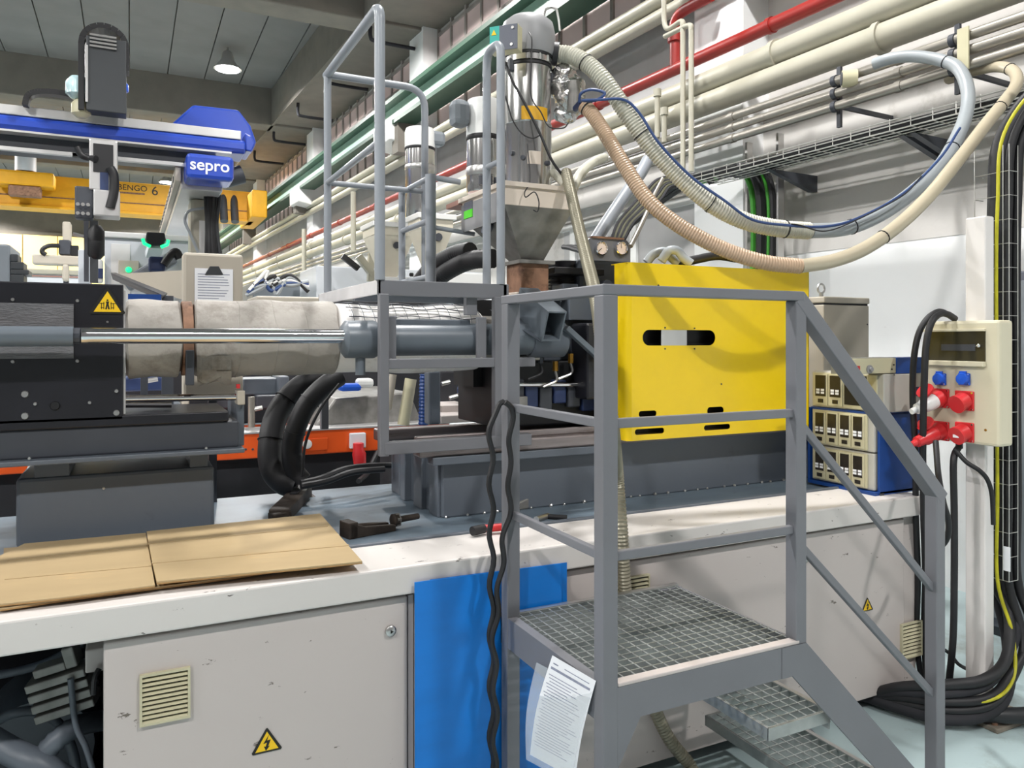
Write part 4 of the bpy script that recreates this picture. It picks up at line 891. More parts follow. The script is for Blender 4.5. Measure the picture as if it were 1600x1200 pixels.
for k, (lb, pts) in enumerate((('left grey hose loop lying on the yellow guard', [(1010, 410, 3.4), (1022, 397, 3.4), (1038, 393, 3.4), (1050, 404, 3.4), (1060, 412, 3.4)]), ('right grey hose loop lying on the yellow guard', [(1033, 408, 3.35), (1045, 392, 3.35), (1058, 392, 3.35), (1068, 403, 3.35), (1080, 412, 3.35)]), ('long dark hose lying along the guard top', [(1060, 412, 3.45), (1090, 405, 3.5), (1120, 400, 3.55), (1150, 404, 3.6), (1185, 410, 3.65)]))):
    hose(lb, 'coiled_hose', 'hose_grey' if k < 2 else 'rubber', pts, .02, cat='hose', n=10, group='hoses on the guard')
# black corrugated hoses entering the platform
for lb, pts in (('upper thick black hose arriving behind the raised platform', [(655, 442, 4.2), (670, 424, 4.1), (690, 408, 4.0), (715, 396, 3.9), (735, 392, 3.8)]), ('lower thick black hose arriving behind the raised platform', [(668, 446, 4.0), (690, 430, 3.95), (715, 415, 3.85), (740, 406, 3.75), (770, 404, 3.65)])):
    hose(lb, 'black_hose', 'rubber', pts, .045, .02, .04, group='thick black hoses behind the platform')
# two big black hoses dropping behind the barrel to the deck
for lb, pts, r in (('left big black bundle hose curving down to the deck', [(520, 585, 3.45), (480, 598, 3.4), (450, 622, 3.35), (430, 655, 3.3), (422, 695, 3.25), (424, 730, 3.22), (440, 752, 3.2), (462, 760, 3.2)], .05), ('right big black bundle hose curving down to the deck', [(530, 588, 3.3), (505, 605, 3.25), (480, 632, 3.22), (464, 665, 3.2), (456, 700, 3.2), (460, 735, 3.2), (472, 752, 3.2)], .042)):
    t, P = hose(lb, 'bundle_hose', 'rubber', pts, r, group='big black hoses by the deck'); ties(t, P, (.3, .55), r)
for k, pts in enumerate(([(470, 755, 3.15), (500, 748, 3.2), (540, 733, 3.3), (580, 728, 3.4), (620, 727, 3.5)], [(470, 760, 3.12), (510, 752, 3.18), (550, 738, 3.25), (600, 733, 3.35)], [(530, 600, 3.2), (500, 640, 3.15), (478, 690, 3.12), (472, 745, 3.12)])):
    hose(['upper black cable lying across the deck rear', 'lower black cable lying across the deck rear', 'thin black cable hanging beside the big hoses'][k], 'deck_cable', 'rubber', pts, .014 if k < 2 else .006, cat='cable', n=8, group='cables at the deck rear')
# ------------------------------------------------------------------ cardboard, blue sheet, tools on the deck
def flat(name, label, cat, uv, z, th, m, em=None, group=None, folds=()):
    poly = [at(u, v, Z=z) for u, v in uv]
    t = thing(name, label, cat, sum(poly, Vector())/len(poly), group)
    MB().prism(poly, (0, 0, -th*.5)).build('under_ply', em or m, t)
    o = MB().prism(poly, (0, 0, th*.5)).build('top_ply', m, t)
    for (a, b) in folds:
        p, q = at(*a, Z=z+th*.5), at(*b, Z=z+th*.5); MB().bar(p, q, .012, .003).build('crease', m, t)
    return t
flat('cardboard_sheet', 'lower cardboard sheet sticking out under the others on the white lip', 'cardboard', ((0, 953), (6, 858), (240, 842), (500, 818), (430, 893), (365, 903), (245, 919), (100, 938)), .894, .007, 'cardboard', 'card_edge')
flat('cardboard_sheet', 'left flattened cardboard sheet lying on the machine lip', 'cardboard', ((-60, 952), (-60, 900), (38, 851), (228, 834), (236, 880), (242, 916), (100, 935), (0, 946)), .904, .007, 'cardboard', 'card_edge', folds=(((12, 876), (230, 853)), ((8, 905), (237, 884))))
flat('cardboard_sheet', 'right flattened cardboard sheet with cut corner on the machine lip', 'cardboard', ((229, 832), (500, 804), (566, 879), (480, 888), (365, 899), (245, 911), (238, 880)), .912, .008, 'cardboard', 'card_edge', folds=(((231, 850), (512, 822)), ((237, 880), (545, 852))))
# blue plastic sheet over the fascia
def hang(name, label, x0, x1, zt0, zt1, z0, y, seed):
    nx, nz = 14, 18; b = MB(); 
    def pt(i, j, off):
        fx = i/nx; fz = j/nz; x = x0+(x1-x0)*fx; z = z0+(zt0+(zt1-zt0)*fx-z0)*fz
        d = .010*math.sin(fx*5+seed)*(1-fz)+.004*noise.noise(Vector((x*6, z*4, seed))); return (x, y-off+d*.6-.01*(1-fz), z)
    v = [pt(i, j, 0) for j in range(nz+1) for i in range(nx+1)]+[pt(i, j, .0025) for j in range(nz+1) for i in range(nx+1)]
    W = nx+1; Nn = W*(nz+1); f = []
    for j in range(nz):
        for i in range(nx):
            a = j*W+i; f.append((a, a+1, a+W+1, a+W)); f.append((Nn+a, Nn+a+W, Nn+a+W+1, Nn+a+1))
    for i in range(nx): f += [(i, Nn+i, Nn+i+1, i+1), (nz*W+i, nz*W+i+1, Nn+nz*W+i+1, Nn+nz*W+i)]
    for j in range(nz): a = j*W; c = a+nx; f += [(a, a+W, Nn+a+W, Nn+a), (c, Nn+c, Nn+c+W, c+W)]
    b.add(v, f); return tag(b.build(name, 'sheet_blue', smooth=True), label, 'plastic sheet', 'blue sheets on the fascia')
hang('plastic_sheet', 'front blue plastic sheet hanging over the white lip', .748, 1.245, .838, .829, .07, 2.148, 1)
hang('plastic_sheet', 'rear blue plastic sheet peeking out at the right of the front one', .80, 1.272, .836, .826, .09, 2.158, 4)
# clamps and tools
mat('rust_dark', '#3b332d', .6, metal=.4, var=.3, scale=20)
def tool_matrix(u, v, ang, z=.874): return Matrix.Translation(at(u, v, Z=z)) @ Matrix.Rotation(math.radians(ang), 4, 'Z')
t = thing('mould_clamp', 'oily black mould clamp bar leaning by the big hoses', 'clamp', at(455, 785, Z=.874))
p, q = at(436, 806, Z=.905), at(474, 766, Y=3.40)
MB().bar(p, q, .075, .05).build('bar', 'rust_dark', t, bevel=.005)
MB().bar(p.lerp(q, .55)+Vector((0, 0, .027)), p.lerp(q, .9)+Vector((0, 0, .027)), .03, .006).build('slot', 'black', t)
MB().bar(p+Vector((-.03, .0, -.01)), p+Vector((.04, .02, -.005)), .05, .045).build('toe', 'rust_dark', t, bevel=.006)
B('packing_block', 'rust_dark', (q.x-.04, q.y-.06, .874, q.x+.04, q.y+.03, q.z-.02), t)
t = thing('mould_clamp', 'worn black forked mould clamp with bolt near the cardboard', 'clamp', at(590, 825, Z=.874))
M = tool_matrix(584, 832, 14)
for dy in (-.035, .013): MB(M).prism([(-.11, dy, 0), (.07, dy, 0), (.07, dy, .022), (-.05, dy, .034), (-.11, dy, .055)], (0, .022, 0)).build('fork', 'rust_dark', t, bevel=.003)
MB(M).box(-.115, -.035, 0, -.08, .035, .055).build('heel', 'rust_dark', t, bevel=.003)
MB(M).lathe([(.02, 0), (.024, .003), (.024, .02), (.015, .022), (.012, .025), (.011, .11), (.009, .112)], (.075, 0, .03), 12, axis='x').build('bolt', 'rust_dark', t, smooth=True)
MB(M).cyl((.085, 0, .03), (.1, 0, .03), .026, n=6).build('nut', 'hopper_grey', t)
t = thing('mould_clamp', 'small grey slotted clamp against the pedestal', 'clamp', at(840, 785, Z=.874))
M = tool_matrix(832, 792, 10)
f = MB(M).prism([(-.09, -.02, 0), (.08, -.02, 0), (.09, -.02, .05), (-.02, -.02, .05), (-.09, -.02, .03)], (0, .05, 0)).build('bar', 'hopper_grey', t, bevel=.006)
MB(M).box(-.02, -.0225, .018, .06, -.02, .034).build('slot', 'black', t)
t = thing('hand_tool', 'red handled tool with black head on the deck edge', 'tool', at(765, 828, Z=.89))
MB().cyl(at(738, 830, Z=.905), at(756, 826, Z=.905), .016, n=12).build('head', 'rubber', t, smooth=True)
MB().cyl(at(756, 826, Z=.905), at(800, 822, Z=.905), .013, n=12).build('handle', 'red_tool', t, smooth=True)
t = thing('pipe_fitting', 'small blackened fitting lying on the deck edge right of the post', 'fitting', at(860, 808, Z=.884))
MB().cyl(at(838, 812, Z=.895), at(856, 806, Z=.895), .012, n=12).build('elbow', 'zinc', t, smooth=True); MB().cyl(at(854, 807, Z=.895), at(886, 809, Z=.893), .010, n=12).build('stem', 'rubber', t, smooth=True)

# ------------------------------------------------------------------ temperature controllers in the blue rack
rx0, rx1, ry0, ry1 = 2.86, 3.13, 2.24, 2.60
rk = thing('controller_rack', 'dark blue metal rack standing on the right end of the lip', 'rack', (3, 2.4, .884))
B('side_panel', 'rack_blue', (rx0+.01, ry0, .886, rx1+.03, ry0+.012, 1.235), rk, bevel=.003); B('side_panel', 'rack_blue', (rx0-.01, ry1, .886, rx1, ry1+.012, 1.235), rk, bevel=.003)
B('base_plate', 'rack_blue', (rx0-.02, ry0, .884, rx1, ry1, .898), rk); B('top_plate', 'rack_blue', (rx0, ry0, 1.228, rx1+.03, ry1, 1.238), rk)
for x in (rx0+.02, rx1): B('foot', 'machine_dark', (x-.012, ry0-.006, .884, x+.012, ry0+.02, .892), rk)
def module(parent, x, yc, z0, z1, w_=.055, dark='module_black'):
    m = B('module', 'cream', (x-.006, yc-w_/2-.009, z0, x, yc+w_/2+.009, z1), parent, bevel=.001)
    h = z1-z0
    B('display', dark, (x-.009, yc-w_/2, z0+h*.28, x-.006, yc+w_/2, z1-h*.04), m)
    for a in (-1, 1):
        for c in (0, 1): B('key', 'paper', (x-.0105, yc+a*.013-.009, z0+h*(.36+.09*c), x-.009, yc+a*.013+.009, z0+h*(.43+.09*c)), m)
    B('switch', 'module_black', (x-.009, yc-.014, z0+h*.07, x-.006, yc+.014, z0+h*.19), m)
def controller(label, z0, z1, n, x=rx0, dep=.25, ya=ry0+.018, yb=ry1-.006):
    t = thing('temperature_controller', label, 'controller', ((x+dep/2), (ya+yb)/2, z0), 'temperature controllers in the rack')
    B('case', 'instrument_grey', (x, ya, z0, x+dep, yb, z1), t, bevel=.006)
    B('front_frame', 'cream', (x-.008, ya+.03, z0+.006, x, yb-.01, z1-.006), t, bevel=.002)
    W = (yb-ya-.06)/4
    for k in range(n): module(t, x-.008, yb-.022-W*(k+.5), z0+.012, z1-.012, W-.024)
    return t
# stacked from the base up: front faces look along -x
controller('bottom controller of the blue rack with four dark displays', .90, 1.06, 4)
controller('middle controller in the blue rack with four dark displays', 1.065, 1.232, 4)
t = controller('wide grey controller with two displays on top of the rack', 1.24, 1.405, 2, dep=.34, ya=ry0-.03)
B('blank_panel', 'black', (rx0-.010, ry0+.05, 1.262, rx0-.007, ry0+.165, 1.392), t)
B('side_window', 'blue_dark', (rx0+.20, ry0-.032, 1.305, rx0+.27, ry0-.029, 1.345), t)
t = thing('power_unit', 'cream and blue power unit with a knob on the top controller', 'power unit', (3, 2.35, 1.408))
xa = at(1320, 562, Y=ry0-.02).x; xb = at(1398, 562, Y=ry0-.02).x
B('front_panel', 'cream', (xa, ry0-.026, 1.408, xb, ry0-.02, 1.472), t, bevel=.002); B('case', 'instrument_dark', (xa, ry0-.02, 1.408, xb, ry0+.05, 1.475), t)
B('blue_case', 'rack_blue', (xb, ry0-.03, 1.405, 3.13, ry0+.05, 1.474), t, bevel=.002)
k = at(1358, 577, Y=ry0-.026); MB().lathe([(.018, 0), (.018, -.006), (.009, -.007), (.009, -.016), (.001, -.016)], k, 18, axis='y').build('knob', 'dome_grey', t, smooth=True)
k = at(1340, 577, Y=ry0-.026); B('rocker', 'red_tool', (k.x-.01, k.y-.006, k.z-.014, k.x+.008, k.y, k.z+.014), t)
for u, v in ((1396, 570), (1393, 577), (1396, 586)): bolt(t, at(u, v, Y=ry0-.026), (0, -1, 0), .004, .004, 'module_black', 'screw')
# tall beige cabinet behind
a = at(1287, 463, Y=3.0); b = at(1358, 465, Y=3.0)
t = thing('switch_cabinet', 'tall beige steel cabinet standing behind the controllers', 'cabinet', ((a.x+b.x)/2, 3.15, 0))
B('body', 'cabinet_beige', (a.x, 3.0, 0, b.x, 3.45, a.z-.045), t, bevel=.006); B('lid', 'cabinet_beige', (a.x, 2.995, a.z-.035, b.x, 3.45, a.z), t, bevel=.006)
B('lid_gap', 'black', (a.x+.006, 3.006, a.z-.05, b.x-.006, 3.44, a.z-.03), t)
for u, v in ((1292, 507), (1355, 507)): bolt(t, at(u, v, Y=3.0), (0, -1, 0), .005, .003, 'machine_dark', 'screw')
c = at(1283, 451, Y=3.05); MB().path([c+.026*Vector((math.cos(k*math.pi/8), 0, math.sin(k*math.pi/8))) for k in range(17)], .006, 8).build('lifting_eye', 'zinc', t, smooth=True)
MB().cyl(c+Vector((0, 0, -.05)), c+Vector((0, 0, -.02)), .012, n=10).build('eye_stem', 'zinc', t, smooth=True)

# ------------------------------------------------------------------ white column with socket box
cl = thing('steel_column', 'white square steel column on a bolted base plate', 'column', (3.19, 1.98, 0))
mat('column_white', '#e2dedb', .5, var=.03, dirt='#b4aca2', damt=.34)
B('shaft', 'column_white', (3.14, 1.955, .02, 3.2, 2.04, 2.06), cl, bevel=.006)
B('base_plate', 'base_dirty', (3.05, 1.85, 0, 3.30, 2.12, .02), cl, bevel=.004)
for x, y in ((3.08, 1.88), (3.27, 1.88), (3.08, 2.09), (3.27, 2.09)): bolt(cl, (x, y, .02), (0, 0, 1), .012, .02, 'rust')
BX = 3.05; y0_, y1_ = at(1562, 600, X=BX).y, at(1445, 600, X=BX).y; z0_, z1_ = 1.128, 1.628
sb = thing('socket_box', 'beige distribution box with blue and red sockets on the white column', 'socket box', (BX, 2, z0_))
B('case', 'box_beige', (BX, y0_, z0_, BX+.09, y1_, z1_), sb, bevel=.012)
pz = lambda v, u=1500: at(u, v, X=BX).z
py = lambda u: at(u, 600, X=BX).y
B('window_recess', 'dark_window', (BX-.004, py(1540), pz(564), BX+.002, py(1447), pz(518)), sb)
B('window_sill', 'box_beige', (BX-.02, py(1541), pz(572), BX, py(1444), pz(564)), sb, bevel=.003); B('window_hood', 'box_beige', (BX-.012, py(1541), pz(518), BX, py(1444), pz(514)), sb, bevel=.002)
B('breaker_row', 'machine_dark', (BX-.006, py(1525), pz(548), BX-.003, py(1472), pz(538)), sb)
MB().sphere((BX-.012, py(1532), pz(540)), .008, 8).build('latch', 'chrome', sb, smooth=True); MB().bar((BX-.012, py(1532), pz(540)), (BX-.014, py(1525), pz(541)), .004, .004).build('key', 'chrome', sb)
for u in (1471, 1508):
    c = (BX, py(u), pz(592, u)); s = B('blue_socket', 'socket_blue', (BX-.012, c[1]-.024, c[2]-.026, BX, c[1]+.024, c[2]+.024), sb, bevel=.004)
    MB().lathe([(.024, 0), (.025, -.008), (.022, -.016), (.001, -.018)], (BX-.012, c[1], c[2]), 24, axis='x').build('lid', 'socket_blue', s, smooth=True); B('lid_hinge', 'socket_blue', (BX-.02, c[1]-.014, c[2]+.018, BX-.008, c[1]+.014, c[2]+.032), s, bevel=.002)
    for dz in (-.02, .018): bolt(s, (BX-.012, c[1]-.019, c[2]+dz), (-1, 0, 0), .003, .002, 'chrome', 'screw')
for i, (u, v, kind) in enumerate(((1470, 622, 'plug_white'), (1508, 626, 'lid'), (1470, 673, 'plug_red'), (1508, 675, 'lid'))):
    cy, czz = py(u), pz(v, u); s = B('red_socket', 'socket_red', (BX-.008, cy-.04, czz-.04, BX, cy+.04, czz+.04), sb, bevel=.004)
    tilt = Vector((-1, .15, -.35)).normalized(); c = Vector((BX-.006, cy, czz))
    MB().cyl(c, c+tilt*.035, .037, .033, 24).build('barrel', 'socket_red', s, smooth=True)
    if kind == 'lid':
        MB().cyl(c+tilt*.034, c+tilt*.046, .037, n=24).build('lid', 'socket_red', s, smooth=True)
        q = c+tilt*.0465; MB().bar(q+Vector((0, -.012, 0)), q+Vector((0, .012, 0)), .002, .012, up=(0, 0, 1)).build('lid_label', 'paper', s) if i == 3 else None
    else:
        lidn = Vector((-.75, .1, .65)).normalized(); q = c+tilt*.05+Vector((-.02, .01, .045))
        MB().cyl(q, q+lidn*.009, .036, n=24).build('lid', 'socket_red', s, smooth=True)
        m = 'drum_white' if kind == 'plug_white' else 'socket_red'
        MB().path([c+tilt*.03, c+tilt*.085, c+tilt*.1, c+tilt*.13, c+tilt*.135, c+tilt*.16], [.032, .031, .024, .022, .014, .012], 20).build('plug', m, s, smooth=True)
    for dy in (-.033,):
        for dz in (-.033, .033): bolt(s, (BX-.008, cy+dy, czz+dz), (-1, 0, 0), .0045, .002, 'chrome', 'screw')
bolt(sb, (BX, py(1540), pz(672, 1540)), (-1, 0, 0), .006, .002, 'brass', 'screw')
MB().cyl((BX+.045, py(1488), z0_), (BX+.045, py(1488), z0_-.03), .014, n=10).build('cable_gland', 'machine_dark', sb)
def rope(name, label, m, pts, r, cat='cable', group=None, n=10):
    return tag(MB().tube([p if isinstance(p, Vector) else at(*p[:2], d=p[2]) for p in pts], r, n, 10).build(name, m, smooth=True), label, cat, group)
gq = 'supply cables at the socket box'
rope('supply_cable', 'left thick grey cable looping over the socket box', 'rubber', [(1490, 497, 3.25), (1478, 490, 3.22), (1466, 487, 3.2), (1450, 497, 3.18), (1436, 520, 3.17), (1428, 560, 3.17), (1426, 620, 3.2), (1430, 700, 3.25), (1431, 800, 3.3), (1434, 900, 3.32), (1432, 1000, 3.33), (1440, 1060, 3.35)], .0125, group=gq)
rope('supply_cable', 'right thick grey cable looping over the socket box', 'rubber', [(1492, 498, 3.2), (1480, 491, 3.17), (1468, 491, 3.15), (1455, 505, 3.12), (1447, 540, 3.12), (1444, 600, 3.13), (1442, 700, 3.2), (1443, 800, 3.25), (1446, 900, 3.3), (1444, 1000, 3.33), (1450, 1070, 3.3)], .0135, group=gq)
rope('supply_cable', 'black cable bulging out behind the slanted handrail', 'rubber', [(1462, 690, 3.05), (1466, 740, 2.95), (1474, 785, 2.85), (1482, 815, 2.85), (1480, 840, 2.87), (1468, 855, 2.95), (1452, 860, 3.05)], .011, group=gq)
rope('supply_cable', 'straight black cable dropping from the gland under the box', 'rubber', [Vector((BX+.045, py(1488), z0_-.02)), (1490, 720, 3.15), (1491, 800, 3.15), (1491, 900, 3.15), (1489, 1000, 3.15), (1480, 1090, 3.2)], .0135, group=gq)
rope('supply_cable', 'brown black cable curving from the box to the wire tray', 'rubber', [(1492, 702, 3.15), (1510, 722, 3.12), (1530, 735, 3.1), (1543, 750, 3.1), (1550, 775, 3.1), (1552, 820, 3.1)], .009, group=gq)
# vertical mesh tray with cables
mt = thing('vertical_cable_tray', 'vertical wire mesh tray full of cables right of the column', 'cable tray', (3.33, 1.86, .3))
ty0, ty1, tx = 1.925, 2.07, 3.25
tp0, tp1 = .55, 2.36
for y in (ty0, ty0+.025, ty1): MB().cyl((tx, y, tp0), (tx, y, tp1), .0018, n=6).build('long_wire', 'wire_metal', mt)
MB().cyl((tx+.06, ty0, tp0), (tx+.06, ty0, tp1), .0018, n=6).build('long_wire', 'wire_metal', mt)
f = MB().path([(tx+.06, ty0, tp0), (tx, ty0, tp0), (tx, ty1, tp0), (tx+.06, ty1, tp0)], .0015, 5).build('cross_wire', 'wire_metal', mt)
for k in range(1, 18): inst(f, (0, 0, k*.1))
gv = 'cables in the vertical tray'
VN = [0]
def vc(label, m, y, r, x=tx+.03, top=None, foot=None):
    k = VN[0]; VN[0] += 1; zo = .04+.034*((k*2+2) % 5); yo = .04 if k == 0 else .012*(k % 3)
    pts = (top or [Vector((x+.6, y-.45, 3.1)), Vector((x+.25, y-.18, 2.75)), Vector((x+.04, y-.02, 2.45))])+[Vector((x, y, 2.1)), Vector((x, y+.004, 1.5)), Vector((x, y, .9)), Vector((x, y, .55))]+[Vector((x+.0, y-.06, zo+.24)), Vector((tx-.08, 1.90-yo, zo+.09)), Vector((tx-.22, 1.90-yo, zo+.03)), Vector((tx-.34, 1.97, zo)), Vector((tx-.42, 2.12, zo*.6+.015)), Vector((tx-.46, 2.25, .04)), Vector((tx-.52, 2.31, .035))]
    return tag(MB().tube(pts, r, 10, 8).build('tray_cable', m, smooth=True), label, 'cable', gv)
vc('yellow and green earth cable in the vertical tray', 'cable_yellow', 1.965, .007, tx-.012)
vc('thick black cable left of the yellow one in the vertical tray', 'rubber', 2.005, .022)
vc('black cable right of the yellow one in the vertical tray', 'rubber', 1.945, .016)
vc('black cable at the right edge of the vertical tray', 'cavity', 1.975, .02, tx+.04)
vc('rear black cable deep in the vertical tray', 'cavity', 2.03, .026, tx+.07)
vc('lower black cable of the floor loop by the column', 'rubber', 1.94, .018, tx+.08)
g = mat('hose_dark', '#26282b', .5, var=.1)
rope('floor_cable', 'thick black hose bending to the floor at the right edge', 'hose_dark', [Vector((3.62, 1.9, 2.9)), Vector((3.5, 1.83, 2.3)), Vector((3.46, 1.80, 1.6)), Vector((3.46, 1.78, .9)), Vector((3.48, 1.78, .45)), Vector((3.50, 1.78, .2)), Vector((3.40, 1.78, .07)), Vector((3.12, 1.86, .055)), Vector((2.95, 2.05, .05)), Vector((2.85, 2.28, .035))], .03, cat='hose', group=None)
rope('floor_cable', 'thin black cable curling on the floor beside the column', 'rubber', [(1470, 1012, 3.5), (1485, 1022, 3.5), (1498, 1038, 3.48), (1520, 1050, 3.4)], .008)
p = at(1573, 873, X=tx-.004); t = MB().box(tx-.008, p.y-.016, p.z-.05, tx-.005, p.y+.012, p.z+.05).build('cable_tag', 'paper'); tag(t, 'white printed tag on the vertical cable tray', 'tag')
# far right cabinet and pipe elbow
t = thing('wall_cabinet', 'grey steel cabinet standing by the wall at the right edge', 'cabinet', (4.2, 2.3, 0))
B('body', 'panel_slate', (4.05, 2.0, .05, 4.45, 2.62, 1.9), t, bevel=.008); B('plinth', 'machine_dark', (4.07, 2.02, 0, 4.45, 2.6, .05), t); B('door', 'shutter_grey', (4.04, 2.03, .1, 4.05, 2.59, 1.85), t, bevel=.003)
B('handle', 'zinc', (4.02, 2.06, .95, 4.04, 2.1, 1.1), t, bevel=.003)
t = thing('flue_pipe', 'dark curved flue pipe at the upper right edge', 'pipe', (4.1, 2.05, 1.9))
MB().tube([Vector((3.95, 1.9, 1.2)), Vector((3.95, 1.9, 2.0)), Vector((3.97, 1.89, 2.35)), Vector((4.1, 1.8, 2.52)), Vector((4.5, 1.6, 2.55))], .075, 18).build('pipe', 'hose_dark', t, smooth=True)
MB().cyl((3.95, 1.9, 2.18), (3.95, 1.9, 2.24), .083, n=18).build('collar', 'machine_dark', t, smooth=True)
# dark door at the wall foot, between bed and column
t = B('door_1', 'shutter_grey', (0, 0, 0, .05, .9, 1.3), M=WALLM @ Matrix.Translation((-.06, -.9, 0))); struct(t, 'grey metal door low in the long wall', 'door')
# ------------------------------------------------------------------ picking robot over the next machine
RY = 6.2
rb = thing('picking_robot', 'blue and white gantry picking robot over the next machine', 'robot', (0, RY, 1.0))
def Rp(u, v, y=RY): return at(u, v, Y=y)
a = Rp(0, 201); bq = Rp(392, 235)
zb0 = Rp(200, 226).z; zb1 = Rp(200, 188).z
xe = Rp(390, 215).x
yb_, yt_ = RY-.16, RY+.16
z_ = lambda v: at(200, v, Y=RY-.16).z
xe = at(384, 215, Y=RY-.16).x
prof = [(yb_+.02, z_(221)), (yb_, z_(214)), (yb_, z_(204)), (yb_+.03, z_(198)), (yt_, z_(198)), (yt_, z_(221))]
MB().prism([(-6, y, z) for y, z in prof], (xe+6, 0, 0)).build('crossbeam', 'robot_blue', rb, bevel=.012)
B('top_rail', 'alu', (-6, RY-.14, z_(198), xe-.03, RY+.1, z_(183)), rb, bevel=.006)
zb0 = z_(224); B('bottom_rail', 'alu', (-6, RY-.165, zb0, xe-.1, RY+.14, z_(221)), rb)
B('under_channel', 'machine_dark', (-6, RY-.06, zb0-.10, xe-.2, RY+.14, zb0), rb)
for x in (at(60, 235, Y=RY).x, at(225, 250, Y=RY).x): B('linear_guide', 'alu', (x-.45, RY-.12, zb0-.12, x+.42, RY-.09, zb0-.09), rb, bevel=.004)
pts = [at(u, v, Y=RY+.17) for u, v in ((262, 198), (302, 163), (373, 171), (392, 196), (401, 222), (394, 238), (376, 240), (300, 232))]
MB().prism(pts, (0, .1, 0)).build('end_cover', 'robot_blue', rb, bevel=.02)
MB().prism([at(u, v, Y=RY-.15) for u, v in ((383, 207), (392, 212), (399, 224), (393, 237), (384, 235))], (0, .32, 0)).build('end_cap', 'robot_blue', rb, bevel=.01)
# Y axis rail running away from the camera
nx0, nx1 = Rp(291, 262, RY-.35).x, Rp(366, 262, RY-.35).x; nz0, nz1 = Rp(330, 281, RY-.35).z, Rp(330, 241, RY-.35).z
B('nose_cover', 'robot_blue', (nx0, RY-.35, nz0, nx1, RY-.05, nz1), rb, bevel=.03)
ns = at(328, 259, Y=RY-.352); text_mesh('sepro', 'lettering', 'white_lettering', frame(ns, (1, 0, 0), (0, 0, 1)), .115, rb, .002, .0015)
B('y_rail', 'alu', (nx0-.02, RY-.06, nz0-.03, nx1-.05, 9.4, nz1+.0), rb, bevel=.01)
B('y_rail_side', 'cabinet_beige', (nx0-.06, RY-.1, nz0+.02, nx0-.02, 9.4, nz0+.12), rb, bevel=.004)
b = MB()
bl = B('slot_mark', 'machine_dark', (nx0-.065, RY+.1, nz0+.05, nx0-.06, RY+.16, nz0+.09), rb)
for k in range(1, 14): inst(bl, (0, .22*k, 0))
MB().cyl((nx1-.03, RY-.0, nz1-.1), (nx1+.1, RY, nz1-.05), .07, n=14).build('bearing', 'machine_dark', rb, smooth=True)
# pillar
px = Rp(314, 340, 6.6).x
B('pillar', 'cream_pipe', (px-.09, 6.5, 1.0, px+.09, 6.7, nz0-.03), rb, bevel=.03)
B('pillar_panel', 'drum_white', (px-.02, 6.49, 1.3, px+.09, 6.5, Rp(316, 345, 6.5).z), rb)
# vertical arm with chain
c = Rp(163, 110, RY-.28); w_ = .135
za, zt_a = Rp(163, 178, RY-.28).z, Rp(163, 52, RY-.28).z
B('arm_cover', 'shutter_dark', (c.x-w_+.02, RY-.34, za, c.x+w_-.01, RY-.2, zt_a-.06), rb, bevel=.006) if 'shutter_dark' in MATS else None
mat('arm_black', '#35383b', .45, var=.06)
B('arm_cover', 'arm_black', (c.x-w_+.03, RY-.34, za, c.x+w_, RY-.2, zt_a-.05), rb, bevel=.006)
B('arm_edge', 'alu', (c.x-w_+.025, RY-.35, za+.05, c.x-w_+.04, RY-.34, zt_a-.12), rb)
arc = [(c.x-w_, RY-.27, za)]+[(c.x-(w_)*math.cos(t*math.pi/10), RY-.27, zt_a-.1+(w_)*math.sin(t*math.pi/10)) for t in range(11)]+[(c.x+w_, RY-.27, zt_a-.25)]
b = MB()
for i in range(len(arc)-1): b.bar(Vector(arc[i]), Vector(arc[i+1]), .035, .13, up=(0, 1, 0))
b.build('cable_chain', 'black', rb)
for k in range(4): B('chain_clamp', 'zinc', (c.x-.085, RY-.35, zt_a-.075+k*.025-.05, c.x+.075, RY-.34, zt_a-.062+k*.025-.05), rb)
b = MB(); arc = [Rp(u, v, RY-.2) for u, v in ((40, 166), (44, 152), (56, 146), (75, 145), (95, 147), (118, 152))]
q = smooth_pts(arc, 4)
for i in range(len(q)-1): b.bar(q[i], q[i+1], .035, .08, up=(0, 1, 0))
b.build('side_chain', 'black', rb)
for u, v, m, r in ((122, 138, 'plastic_teal', .075), (191, 137, 'socket_blue', .04), (127, 170, 'cream', .06)):
    if m not in MATS: mat(m, '#b9d4d8', .15, var=.3, scale=9)
    p = Rp(u, v, RY-.25); MB().lathe([(r*.5, -r), (r, -r*.6), (r, r*.5), (r*.6, r), (.001, r)], p, 14).build('servo_cap', m, rb, smooth=True)
# arm below the beam
p = Rp(162, 262, RY-.25); zlo = Rp(162, 300, RY-.25).z
B('lower_arm', 'alu', (p.x-.085, RY-.32, zlo, p.x+.085, RY-.16, zb0-.03), rb, bevel=.008)
B('arm_slot', 'blue_dark', (p.x-.02, RY-.325, zlo, p.x+.03, RY-.32, zb0-.25), rb); B('arm_opening', 'black', (p.x-.06, RY-.326, zb0-.25, p.x+.06, RY-.32, zb0-.06), rb)
MB().tube([Rp(120, 230, RY-.3), Rp(128, 243, RY-.3), Rp(140, 247, RY-.3), Rp(150, 248, RY-.34)], .022, 10).build('arm_cable', 'black', rb, smooth=True)
MB().tube([Rp(172, 262, RY-.34), Rp(178, 275, RY-.34), Rp(178, 300, RY-.34), Rp(172, 325, RY-.34)], .03, 10).build('arm_cable', 'black', rb, smooth=True)
zg = Rp(160, 345, RY-.25).z
B('gripper_block', 'alu', (p.x-.06, RY-.34, zg+.02, p.x+.1, RY-.16, zlo), rb, bevel=.01); B('gripper_valves', 'machine_dark', (p.x-.17, RY-.3, zg, p.x-.06, RY-.2, zlo+.02), rb, bevel=.01)
